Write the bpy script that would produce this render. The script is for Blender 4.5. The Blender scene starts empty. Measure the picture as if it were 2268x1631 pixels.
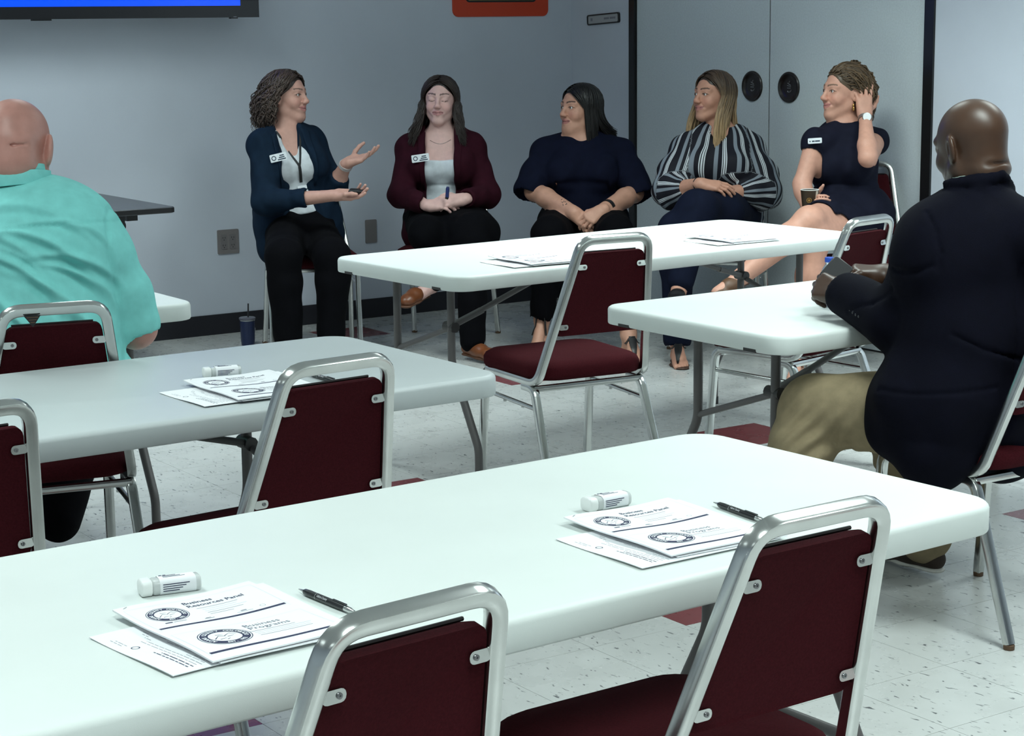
import bpy, math, random
import numpy as np
from mathutils import Vector, Matrix

# ------------------------------------------------------------------ camera, world, lights, exposure
FPX, IW, IH = 4311.6, 2268, 1631
CAM = np.array([0.0, 0.0, 1.5495])
FW = np.array([0.55138, 0.81536, -0.17657]); FW /= np.linalg.norm(FW)
RT = np.array([0.82731, -0.56173, -0.01073]); RT /= np.linalg.norm(RT)
UP = np.cross(RT, FW)
scene = bpy.context.scene
COL = scene.collection
cd = bpy.data.cameras.new('camera'); cd.sensor_fit = 'HORIZONTAL'; cd.sensor_width = 36.0
cd.lens = FPX * 36.0 / IW; cd.clip_start = 0.05; cd.clip_end = 100
cam = bpy.data.objects.new('camera', cd); COL.objects.link(cam)
cam.matrix_world = Matrix(((RT[0], UP[0], -FW[0], CAM[0]), (RT[1], UP[1], -FW[1], CAM[1]),
                           (RT[2], UP[2], -FW[2], CAM[2]), (0, 0, 0, 1)))
scene.camera = cam
world = bpy.data.worlds.new('world'); scene.world = world; world.use_nodes = True
world.node_tree.nodes['Background'].inputs[0].default_value = (0.55, 0.62, 0.7, 1)
world.node_tree.nodes['Background'].inputs[1].default_value = 0.05
vs = scene.view_settings
vs.view_transform = 'Standard'; vs.look = 'None'; vs.gamma = 1.0; vs.use_curve_mapping = False
vs.exposure = 0.2
# ceiling troffers: (x, y, power); each gets its own lamp in make_troffer below
LAMP_COL = (0.86, 1.0, 0.97)
TROFFERS = [(-2.4, 0.4, 24), (0.7, 0.6, 30), (3.4, 0.6, 30), (-2.4, 3.6, 18), (0.7, 3.6, 14), (3.4, 2.6, 24),
            (5.6, 4.0, 32), (4.6, 5.6, 28), (1.0, 6.4, 22), (-2.4, 6.4, 20), (3.0, 7.3, 19)]

def at(px, py, s):
    return CAM + s * (FW + RT * ((px - IW / 2) / FPX) - UP * ((py - IH / 2) / FPX))
def cdir(rx, uy, tz):
    v = rx * RT + uy * UP - tz * FW
    return v / np.linalg.norm(v)

# ------------------------------------------------------------------ helpers
def nrm(v):
    v = np.asarray(v, float); return v / (np.linalg.norm(v) + 1e-12)
MATS = {}
def mat(name, col, rough=0.5, metal=0.0, var=0.0, scale=20.0, bump=0.0, bscale=200.0, spec=0.5, emit=None, estr=0, coat=0, sheen=0, attr=None, trans=0, sss=0):
    if name in MATS: return MATS[name]
    m = bpy.data.materials.new(name); m.use_nodes = True; nt = m.node_tree; b = nt.nodes['Principled BSDF']
    b.inputs['Base Color'].default_value = (*col, 1); b.inputs['Roughness'].default_value = rough
    b.inputs['Metallic'].default_value = metal; b.inputs['Specular IOR Level'].default_value = spec
    b.inputs['Coat Weight'].default_value = coat; b.inputs['Sheen Weight'].default_value = sheen
    b.inputs['Transmission Weight'].default_value = trans
    if sss:
        b.inputs['Subsurface Weight'].default_value = sss; b.inputs['Subsurface Radius'].default_value = (0.01, 0.004, 0.002)
    if emit: b.inputs['Emission Color'].default_value = (*emit, 1); b.inputs['Emission Strength'].default_value = estr
    tc = nt.nodes.new('ShaderNodeTexCoord'); src = None
    if attr:
        a = nt.nodes.new('ShaderNodeAttribute'); a.attribute_name = attr; src = a.outputs['Color']
    if var:
        n = nt.nodes.new('ShaderNodeTexNoise'); n.inputs['Scale'].default_value = scale; n.inputs['Detail'].default_value = 5
        nt.links.new(tc.outputs['Object'], n.inputs['Vector'])
        r = nt.nodes.new('ShaderNodeMapRange'); r.inputs['From Min'].default_value = .3; r.inputs['From Max'].default_value = .7
        r.inputs['To Min'].default_value = 1 - var; r.inputs['To Max'].default_value = 1 + var
        nt.links.new(n.outputs['Fac'], r.inputs['Value'])
        x = nt.nodes.new('ShaderNodeMix'); x.data_type = 'RGBA'; x.blend_type = 'MULTIPLY'; x.inputs['Factor'].default_value = 1
        if src: nt.links.new(src, x.inputs['A'])
        else: x.inputs['A'].default_value = (*col, 1)
        nt.links.new(r.outputs['Result'], x.inputs['B']); src = x.outputs['Result']
    if src: nt.links.new(src, b.inputs['Base Color'])
    if bump:
        n = nt.nodes.new('ShaderNodeTexNoise'); n.inputs['Scale'].default_value = bscale; n.inputs['Detail'].default_value = 4
        nt.links.new(tc.outputs['Object'], n.inputs['Vector'])
        bm = nt.nodes.new('ShaderNodeBump'); bm.inputs['Strength'].default_value = bump; bm.inputs['Distance'].default_value = 0.004
        nt.links.new(n.outputs['Fac'], bm.inputs['Height']); nt.links.new(bm.outputs['Normal'], b.inputs['Normal'])
    MATS[name] = m
    return m

class MB:
    """collects vertices and faces of one part"""
    def __init__(s): s.v = []; s.f = []; s.mi = []
    def add(s, vs, fs, mi=0):
        o = len(s.v); s.v += [tuple(map(float, p)) for p in vs]
        s.f += [tuple(i + o for i in f) for f in fs]; s.mi += [mi] * len(fs); return s
    def box(s, a, b, mi=0, M=None):
        x0, y0, z0 = a; x1, y1, z1 = b
        v = [(x0,y0,z0),(x1,y0,z0),(x1,y1,z0),(x0,y1,z0),(x0,y0,z1),(x1,y0,z1),(x1,y1,z1),(x0,y1,z1)]
        if M is not None: v = [M @ Vector(p) for p in v]
        return s.add(v, [(0,3,2,1),(4,5,6,7),(0,1,5,4),(1,2,6,5),(2,3,7,6),(3,0,4,7)], mi)
    def rings(s, rs, cap=True, mi=0, closed=True):
        n = len(rs[0]); v = [p for r in rs for p in r]; f = []
        for i in range(len(rs) - 1):
            for j in range(n if closed else n - 1):
                k = (j + 1) % n
                f.append((i*n+j, i*n+k, (i+1)*n+k, (i+1)*n+j))
        if cap: f.append(tuple(range(n-1, -1, -1))); f.append(tuple((len(rs)-1)*n + j for j in range(n)))
        return s.add(v, f, mi)
    def sweep(s, path, prof, upv=(0,0,1), scales=None, mi=0, cap=True):
        P = [np.array(p, float) for p in path]; up = np.array(upv, float); rs = []
        for i, p in enumerate(P):
            t = nrm(P[min(i+1, len(P)-1)] - P[max(i-1, 0)])
            if i == 0:
                a = up - t * (up @ t)
                if np.linalg.norm(a) < 1e-3: a = np.cross(t, (1, 0, 0))
            else: a = a - t * (a @ t)
            a = nrm(a); b = np.cross(t, a); k = 1 if scales is None else scales[i]
            rs.append([p + (b * q[0] + a * q[1]) * k for q in prof])
        return s.rings(rs, cap, mi)
    def cyl(s, a, b, r, r2=None, n=12, mi=0):
        return s.sweep([a, b], circ(1, n), scales=[r, r if r2 is None else r2], upv=(0.13, 0.21, 0.97) , mi=mi)
    def lathe(s, prof, n=24, c=(0,0,0), M=None, mi=0, cap=True):
        rs = []
        for r, z in prof:
            q = [Vector((r*math.cos(2*math.pi*i/n), r*math.sin(2*math.pi*i/n), z)) for i in range(n)]
            if M is not None: q = [M @ w for w in q]
            rs.append([(w[0]+c[0], w[1]+c[1], w[2]+c[2]) for w in q])
        return s.rings(rs, cap, mi)
    def ball(s, c, r, n=12, mi=0, sc=(1,1,1)):
        pr = [(max(1e-4, math.sin(math.pi*i/n)), -math.cos(math.pi*i/n)) for i in range(n+1)]
        rs = [[(c[0]+r*sc[0]*q*math.cos(2*math.pi*j/n), c[1]+r*sc[1]*q*math.sin(2*math.pi*j/n), c[2]+r*sc[2]*z) for j in range(n)] for q, z in pr]
        return s.rings(rs, True, mi)
    def mesh(s, name, mats, smooth=False):
        me = bpy.data.meshes.new(name); me.from_pydata(s.v, [], s.f)
        for m in (mats if isinstance(mats, (list, tuple)) else [mats]): me.materials.append(m)
        me.polygons.foreach_set('material_index', s.mi)
        if smooth: smooth_angle(me, smooth)
        me.update(); return me
    def build(s, name, mats, parent=None, smooth=False):
        return link(name, s.mesh(name, mats, smooth), parent)
def smooth_angle(me, ang):
    me.polygons.foreach_set('use_smooth', [True] * len(me.polygons))
    if ang is not True: me.set_sharp_from_angle(angle=math.radians(ang))
def link(name, data, parent=None):
    o = bpy.data.objects.new(name, data); COL.objects.link(o)
    if parent is not None: o.parent = parent
    return o
def tag(o, label, cat, group=None):
    o['label'] = label; o['category'] = cat
    if group: o['group'] = group
    return o
def struct(o):
    o['kind'] = 'structure'; return o
def empty(name, loc=(0,0,0), rz=0):
    o = link(name, None); o.location = loc; o.rotation_euler = (0, 0, rz); o.empty_display_size = .05; return o
def copy_tree(o, parent=None):
    c = o.copy(); COL.objects.link(c)
    for k in list(c.keys()):
        if k in ('label', 'group', 'category') and parent is not None: del c[k]
    c.parent = parent
    for ch in [x for x in bpy.data.objects if x.parent == o]: copy_tree(ch, c)
    return c
def circ(r, n=12):
    return [(r*math.cos(2*math.pi*i/n), r*math.sin(2*math.pi*i/n)) for i in range(n)]
def rrect(w, h, r, n=3):
    o = []
    for cx, cy, a0 in ((w/2-r, h/2-r, 0), (-w/2+r, h/2-r, 90), (-w/2+r, -h/2+r, 180), (w/2-r, -h/2+r, 270)):
        for i in range(n+1):
            a = math.radians(a0 + 90*i/n); o.append((cx + r*math.cos(a), cy + r*math.sin(a)))
    return o
def fillet(pts, r, n=5):
    """polyline with rounded corners"""
    P = [np.array(p, float) for p in pts]; out = [P[0]]
    for i in range(1, len(P)-1):
        rr = r[i-1] if isinstance(r, (list, tuple)) else r
        a = nrm(P[i-1]-P[i]); b = nrm(P[i+1]-P[i]); th = math.acos(max(-1, min(1, a @ b)))
        d = min(rr / math.tan(th/2), .49*np.linalg.norm(P[i-1]-P[i]), .49*np.linalg.norm(P[i+1]-P[i]))
        p0 = P[i] + a*d; p1 = P[i] + b*d
        for k in range(n+1):
            t = k/n; out.append((1-t)**2*p0 + 2*t*(1-t)*P[i] + t*t*p1)
    out.append(P[-1]); return out

_txt = {}
def text_geo(s, size, bold=0.0):
    """flat triangles of a line of text, origin at left baseline"""
    key = (s, size, bold)
    if key not in _txt:
        cu = bpy.data.curves.new('t', 'FONT'); cu.body = s; cu.size = size; cu.offset = bold; cu.resolution_u = 2
        ob = bpy.data.objects.new('t', cu); COL.objects.link(ob)
        dg = bpy.context.evaluated_depsgraph_get(); me = bpy.data.meshes.new_from_object(ob.evaluated_get(dg))
        _txt[key] = ([tuple(v.co) for v in me.vertices], [tuple(p.vertices) for p in me.polygons])
        bpy.data.objects.remove(ob); bpy.data.curves.remove(cu); bpy.data.meshes.remove(me)
    return _txt[key]
# ------------------------------------------------------------------ materials of the room
def wall_mat():
    return mat('painted_wall', (.62, .665, .75), .75, var=.025, scale=3, bump=.12, bscale=350)
M_WALL = wall_mat()
M_CEIL = mat('ceiling_tile', (.6, .61, .61), .9, var=.05, scale=60)
M_BASE = mat('black_rubber_base', (.012, .012, .018), .45)
M_BLACK = mat('black_metal', (.008, .008, .009), .35)
def tile_mat(name, base, fleck, amt):
    m = bpy.data.materials.new(name); m.use_nodes = True; nt = m.node_tree; b = nt.nodes['Principled BSDF']
    L = nt.links.new; N = nt.nodes.new
    ge = N('ShaderNodeNewGeometry')
    mp = N('ShaderNodeMapping'); mp.inputs['Scale'].default_value = (95, 34, 40); mp.inputs['Rotation'].default_value = (0, 0, .5); L(ge.outputs['Position'], mp.inputs[0])
    n1 = N('ShaderNodeTexNoise'); n1.inputs['Scale'].default_value = 1; n1.inputs['Detail'].default_value = 1.5; n1.inputs['Distortion'].default_value = .6; L(mp.outputs[0], n1.inputs[0])
    r1 = N('ShaderNodeValToRGB'); r1.color_ramp.elements[0].position = .66; r1.color_ramp.elements[0].color = (0,0,0,1); r1.color_ramp.elements[1].position = .72; r1.color_ramp.elements[1].color = (1,1,1,1); L(n1.outputs['Fac'], r1.inputs[0])
    n2 = N('ShaderNodeTexNoise'); n2.inputs['Scale'].default_value = 9; n2.inputs['Detail'].default_value = 6; L(ge.outputs['Position'], n2.inputs[0])
    r2 = N('ShaderNodeMapRange'); r2.inputs['To Min'].default_value = .86; r2.inputs['To Max'].default_value = 1.08; L(n2.outputs['Fac'], r2.inputs['Value'])
    mx = N('ShaderNodeMix'); mx.data_type = 'RGBA'; mx.inputs['A'].default_value = (*base, 1); mx.inputs['B'].default_value = (*fleck, 1)
    ml = N('ShaderNodeMath'); ml.operation = 'MULTIPLY'; ml.inputs[1].default_value = amt; L(r1.outputs[0], ml.inputs[0]); L(ml.outputs[0], mx.inputs['Factor'])
    m2 = N('ShaderNodeMix'); m2.data_type = 'RGBA'; m2.blend_type = 'MULTIPLY'; m2.inputs['Factor'].default_value = 1; L(mx.outputs['Result'], m2.inputs['A']); L(r2.outputs[0], m2.inputs['B'])
    L(m2.outputs['Result'], b.inputs['Base Color'])
    r3 = N('ShaderNodeMapRange'); r3.inputs['To Min'].default_value = .22; r3.inputs['To Max'].default_value = .34; L(n2.outputs['Fac'], r3.inputs['Value']); L(r3.outputs[0], b.inputs['Roughness'])
    return m
M_TILE = tile_mat('white_vinyl_tile', (.50, .51, .50), (.055, .06, .07), .9)
M_RED = tile_mat('burgundy_vinyl_tile', (.17, .035, .04), (.30, .10, .10), .5)

# ------------------------------------------------------------------ room shell
XW, YW, XL, YN, ZC = 6.411, 8.861, -4.2, -3.4, 2.75
T = .3048; TX, TY = 4.600, 8.330
def wall(name, a, b):
    return struct(MB().box(a, b).build(name, M_WALL))
fl = struct(MB().box((XL-.1, YN-.1, -.12), (XW+.1, YW+.1, -.004)).build('floor', mat('floor_bed', (.10, .10, .10), .8)))
wall('wall_back', (XL-.1, YW, 0), (XW+.1, YW+.1, ZC))
wall('wall_right_far', (XW, 8.324, 0), (XW+.1, YW, ZC))
wall('wall_right_near', (XW, YN, 0), (XW+.1, 6.134, ZC))
wall('wall_left', (XL-.1, YN, 0), (XL, YW, ZC))
wall('wall_near', (XL-.1, YN-.1, 0), (XW+.1, YN, ZC))
struct(MB().box((XL-.1, YN-.1, ZC), (XW+.1, YW+.1, ZC+.1)).build('ceiling', M_CEIL))
struct(MB().box((XL, YW-.008, 0), (XW, YW, .1015)).build('baseboard_back', M_BASE))
struct(MB().box((XW-.008, 8.326, 0), (XW, YW-.008, .1015)).build('baseboard_right', M_BASE))
struct(MB().box((XW-.008, YN, 0), (XW, 6.13, .1015)).build('baseboard_right_near', M_BASE))
# floor tiles: the ones that show largest are pieces of their own, the others one mesh
def tile_geo(mb, x, y):
    g = .0006; h = .003
    mb.rings([[(x+g, y+g, z), (x+T-g, y+g, z), (x+T-g, y+T-g, z), (x+g, y+T-g, z)] for z in (-.004, 0)])
def to_px(p):
    d = np.array(p, float) - CAM; z = d @ FW
    return (IW/2 + FPX*(d @ RT)/z, IH/2 - FPX*(d @ UP)/z, z)
tb = MB(); tile_geo(tb, 0, 0)
tme_w = tb.mesh('tile', M_TILE); tme_r = tb.mesh('tile', M_RED)
cand = []; rest_w, rest_r = MB(), MB()
for i in range(-29, 7):
    for j in range(-39, 3):
        x, y = TX + i*T, TY + j*T
        if x + T > XW + .02 or y + T > YW + .26 or x < XL - .25: continue
        red = i % 5 == 0 and j % 5 == 0
        u, v, z = to_px((x+T/2, y+T/2, 0))
        cand.append((z if (z > .5 and -120 < u < IW+120 and 600 < v < IH+180) else 1e3 + abs(z), x, y, red))
cand.sort()
for k, (z, x, y, red) in enumerate(cand):
    if k < 300 and z < 900:
        o = link('floor_tile', tme_r if red else tme_w, fl); o.location = (x, y, 0)
    else: tile_geo(rest_r if red else rest_w, x, y)
for mb, m, n in ((rest_w, M_TILE, 'floor_tiles_beyond'), (rest_r, M_RED, 'accent_tiles_beyond')):
    o = mb.build(n, m, fl); o['kind'] = 'stuff'
# ceiling troffers
def make_troffer(x, y, power):
    t = empty('ceiling_light', (x, y, ZC - .03))
    w, l = .3, .6
    fr = MB()
    for a, b in (((-w-.02, -l-.02, -.0), (-w, l+.02, .03)), ((w, -l-.02, 0), (w+.02, l+.02, .03)), ((-w, -l-.02, 0), (w, -l, .03)), ((-w, l, 0), (w, l+.02, .03))): fr.box(a, b)
    fr.build('frame', mat('white_enamel', (.8, .8, .8), .4), t)
    MB().box((-w, -l, .008), (w, l, .018)).build('diffuser', mat('lit_diffuser', (.9, .9, .9), .5, emit=LAMP_COL, estr=2.5), t)
    ld = bpy.data.lights.new('lamp', 'AREA'); ld.shape = 'RECTANGLE'; ld.size = 2*w; ld.size_y = 2*l; ld.energy = power; ld.color = LAMP_COL; ld.spread = math.radians(125)
    lo = link('lamp', ld, t); lo.location = (0, 0, -.012)
    return t
for k, (x, y, pw) in enumerate(TROFFERS):
    tag(make_troffer(x, y, pw), 'recessed fluorescent ceiling light with white frame and lit diffuser', 'light', 'fluorescent ceiling lights')

# ------------------------------------------------------------------ right wall: folding partition doors, posts, handles, name plate
M_DOOR = mat('vinyl_partition', (.66, .725, .755), .6, var=.05, scale=120, bump=.35, bscale=500)
for n, y0, y1 in (('trim_1', 8.279, 8.324), ('trim_2', 6.134, 6.19)):
    struct(MB().box((XW-.012, y0, 0), (XW+.06, y1, ZC)).build(n, M_BLACK))
def door(n, y0, y1, hy):
    d = struct(MB().box((XW+.006, y0+.004, .01), (XW+.05, y1-.004, ZC)).build(n, M_DOOR))
    Mx = Matrix.Translation((XW+.006, hy, 1.211)) @ Matrix.Rotation(-math.pi/2, 4, 'Y')
    p = MB().lathe([(.001, .0004), (.04, .0006), (.056, .003), (.064, .010), (.071, .010), (.0745, .006), (.0745, -.006)], 40, M=Mx).build('pull_handle', mat('bronze_black', (.014, .009, .008), .28), d, 40)
    m4 = mat('worn_steel', (.35, .35, .36), .35, .8)
    for (a, c) in (((-.012, .010), (.010, .020)), ((-.014, .004), (.012, .008)), ((-.012, -.004), (.012, -.004)), ((-.016, -.012), (-.012, -.020)), ((-.012, -.020), (.004, -.024)), ((.004, -.024), (.010, -.018)), ((.000, .022), (-.006, .030))):
        MB().cyl((XW+.004, hy+a[0], 1.211+a[1]), (XW+.004, hy+c[0], 1.211+c[1]), .0022, n=6).build('emblem_stroke', m4, p)
    return d
door('door_1', 7.225, 8.279, 7.347); door('door_2', 6.19, 7.225, 7.081)
struct(MB().box((XW+.01, 7.221, .01), (XW+.05, 7.229, ZC)).build('trim_3', M_BLACK))
np_ = empty('name_plate', (XW, 8.556, 1.545)); np_.rotation_euler = (math.radians(-3.0), 0, 0)
fb = MB(); o_ = rrect(.288, .056, .012, 3); i_ = rrect(.272, .042, .007, 3)
fb.rings([[(0, -x, z) for x, z in o_], [(-.010, -x, z) for x, z in o_], [(-.012, -x*.985, z*.95) for x, z in o_], [(-.012, -x, z) for x, z in i_], [(-.006, -x, z) for x, z in i_]], cap=False)
fb.build('frame', M_BLACK, np_)
MB().rings([[(-.002, -x, z) for x, z in i_], [(-.007, -x, z) for x, z in i_]]).build('plate', mat('plate_grey', (.42, .43, .45), .5), np_)
for y, w, h in ((.105, .018, .016), (-.03, .045, .011), (-.085, .05, .011)): MB().box((-.0076, y-w/2, -h/2+.001), (-.0072, y+w/2, h/2+.001)).build('lettering', mat('faded_ink', (.22, .22, .25), .6), np_)
tag(np_, 'small grey name plate in black frame on wall beside the folding doors', 'sign')

# ------------------------------------------------------------------ back wall: television, warning board, outlets
tv = empty('television', (3.665, YW-.20, 1.571))
zb, zt, hw = 0, .80, .722
bz = MB(); bz.box((-hw, -.012, zb), (hw, .035, zt)); bz.box((-.45, .03, .12), (.45, .198, .6)); bz.box((-.42, -.006, -.007), (-.33, .02, 0)); bz.box((.575, -.006, -.006), (.61, .02, 0))
bz.build('body', mat('tv_black', (.006, .006, .008), .25), tv)
MB().box((-hw+.10, -.0135, .056), (hw-.10, -.012, zt-.06)).build('screen', mat('lit_screen', (.0, .02, .2), .2, emit=(.0, .06, 1.0), estr=1.1), tv)
MB().box((.584, -.0125, .0015), (.60, -.0118, .004)).build('power_light', mat('small_led', (.3, .3, .35), .3), tv)
tag(tv, 'wall mounted black television with a plain blue screen', 'television')
sg = empty('notice_board', (5.944, YW, 1.563))
def slab(mb, outl, y0, y1, bev=.002):
    mb.rings([[(x, y1, z) for x, z in outl], [(x, y0+bev, z) for x, z in outl], [(x*.995, y0, z) for x, z in outl]])
s1 = MB(); slab(s1, [(x, z+.19) for x, z in rrect(.62, .38, .035, 4)], -.007, 0); s1.build('board', mat('orange_red_board', (.62, .055, .015), .45), sg)
s1 = MB(); slab(s1, [(x, z+.226) for x, z in rrect(.455, .30, .02, 4)], -.0085, -.007, .0005); s1.build('panel_border', M_BLACK, sg)
s1 = MB(); slab(s1, [(x, z+.226) for x, z in rrect(.435, .28, .012, 4)], -.010, -.0085, .0005); s1.build('panel', mat('panel_yellow', (.42, .36, .10), .5), sg)
tag(sg, 'orange red notice board with rounded corners and yellow panel on back wall', 'sign')
M_PLATE = mat('taupe_plate', (.23, .21, .21), .45)
ol = empty('power_outlet', (4.278, YW, .464))
s1 = MB(); slab(s1, rrect(.118, .122, .006), -.005, 0); s1.build('cover_plate', M_PLATE, ol)
for x in (-.024, .024):
    s1 = MB(); slab(s1, [(a+x, b) for a, b in rrect(.034, .075, .008)], -.007, -.005, .0008); rc = s1.build('receptacle', mat('receptacle_grey', (.20, .185, .19), .4), ol)
    for z in (-.019, .019):
        for dx in (-.006, .006): MB().box((x+dx-.0012, -.0078, z-.002), (x+dx+.0012, -.0069, z+.006)).build('slot', M_BLACK, rc)
        MB().cyl((x, -.0069, z-.009), (x, -.0078, z-.009), .0025, n=8).build('ground_hole', M_BLACK, rc)
tag(ol, 'taupe double wall outlet on back wall behind woman in navy blazer', 'outlet')
bp = MB(); slab(bp, rrect(.068, .122, .006), -.005, 0); o = bp.build('blank_plate', M_PLATE); o.location = (5.105, YW, .459)
tag(o, 'blank taupe cover plate on back wall between the two blazer women', 'wall plate')
# ------------------------------------------------------------------ folding tables
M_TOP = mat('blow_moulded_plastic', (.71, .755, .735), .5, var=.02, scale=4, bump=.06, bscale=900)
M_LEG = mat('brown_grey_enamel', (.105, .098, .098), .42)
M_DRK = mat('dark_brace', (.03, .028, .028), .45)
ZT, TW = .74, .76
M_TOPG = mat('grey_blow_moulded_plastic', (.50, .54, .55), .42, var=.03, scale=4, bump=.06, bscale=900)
def make_table(name, corner, side, yaw, L, splay=False, inset=.13):
    """side=+1: corner is the front left one, -1: the front right one"""
    e = np.array([math.cos(yaw), math.sin(yaw)]); g = np.array([-math.sin(yaw), math.cos(yaw)])
    c = np.array(corner) + e*side*L/2 + g*TW/2
    t = empty(name, (c[0], c[1], 0), yaw)
    top = MB(); rs = []
    for z, d, rr in ((ZT-.030, .035, .05), (ZT-.046, .018, .055), (ZT-.050, .010, .06), (ZT-.050, .003, .065), (ZT-.046, 0, .07), (ZT-.011, 0, .07), (ZT-.005, .0022, .068), (ZT-.0012, .007, .064), (ZT, .014, .058)):
        rs.append([(x, y, z) for x, y in rrect(L-2*d, TW-2*d, rr, 6)])
    top.rings(rs)
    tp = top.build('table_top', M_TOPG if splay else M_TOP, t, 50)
    for sx in (-1, 1):
        xe = sx*(L/2 - inset)
        for sy in (-1, 1):
            p = fillet([(xe, sy*.16, ZT-.032), (xe, sy*.16, .42), (xe, sy*.305, .15), (xe, sy*.305, .012)], .10)
            ll = MB().sweep(p, circ(.0135, 14), upv=(1, 0, 0)).build('leg', M_LEG, t, 60)
            MB().cyl((xe, sy*.305, .0), (xe, sy*.305, .03), .0155).build('foot_cap', M_BLACK, ll, 60)
        MB().cyl((xe, -.215, .31), (xe, .215, .31), .0115).build('crossbar', M_LEG, t, 60)
        MB().cyl((xe, -.16, ZT-.06), (xe, .16, ZT-.06), .011).build('crossbar', M_LEG, t, 60)
        hy = sx*.16
        MB().cyl((xe, -hy, .43), (xe, hy, .54), .0095).build('lock_bar', M_LEG, t, 60)
        b = MB(); b.sweep([(xe-sx*.012, hy*.9, .542), (xe-sx*.15, hy*.8, .580)], rrect(.026, .018, .006)); b.sweep([(xe-sx*.14, hy*.8, .578), (xe-sx*.52, hy*.55, ZT-.045)], circ(.0095, 10))
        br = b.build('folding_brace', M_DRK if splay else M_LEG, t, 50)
        MB().cyl((xe-sx*.004, hy*.78, .541), (xe-sx*.004, hy*1.12, .541), .0175).build('hinge', M_DRK, br, 50)
        for k in (-1, 1):
            MB().box((sx*(L/2)-.004 if sx > 0 else -L/2-.0005, k*.262-.024, ZT-.0505), (sx*(L/2)+.0005 if sx > 0 else -L/2+.004, k*.262+.024, ZT-.042)).build('edge_recess', M_DRK, tp)
    if splay:
        a = MB().sweep([(L/2-.15+.012*math.sin(k*.5), -.02-.13*k/6+.26*.25, ZT+.0003) for k in range(7)], rrect(.003, .0008, .0003, 1)); a.build('pen_mark', M_DRK, tp)
    return t
TABLES = {}
for n, c, s, yw, L, sp, lb in (
    ('T1', (2.4752, 2.1747), -1, .0485, 1.83, False, 'white folding table with two sets of handouts and two pens'),
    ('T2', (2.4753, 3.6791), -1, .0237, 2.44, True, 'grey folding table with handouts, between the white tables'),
    ('T0', (2.4087, 5.2008), -1, .0025, 1.83, False, 'white folding table in front of the man in teal shirt'),
    ('T4', (3.3144, 3.6749), 1, .022, 1.83, False, 'white folding table the man in dark blazer leans on'),
    ('T3', (3.3032, 5.1901), 1, .0561, 1.90, False, 'white folding table closest to the seated women')):
    TABLES[n] = tag(make_table('folding_table', c, s, yw, L, sp, {'T2': .40, 'T1': .18, 'T4': .19}.get(n, .13)), lb, 'table', 'white folding tables')

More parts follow.
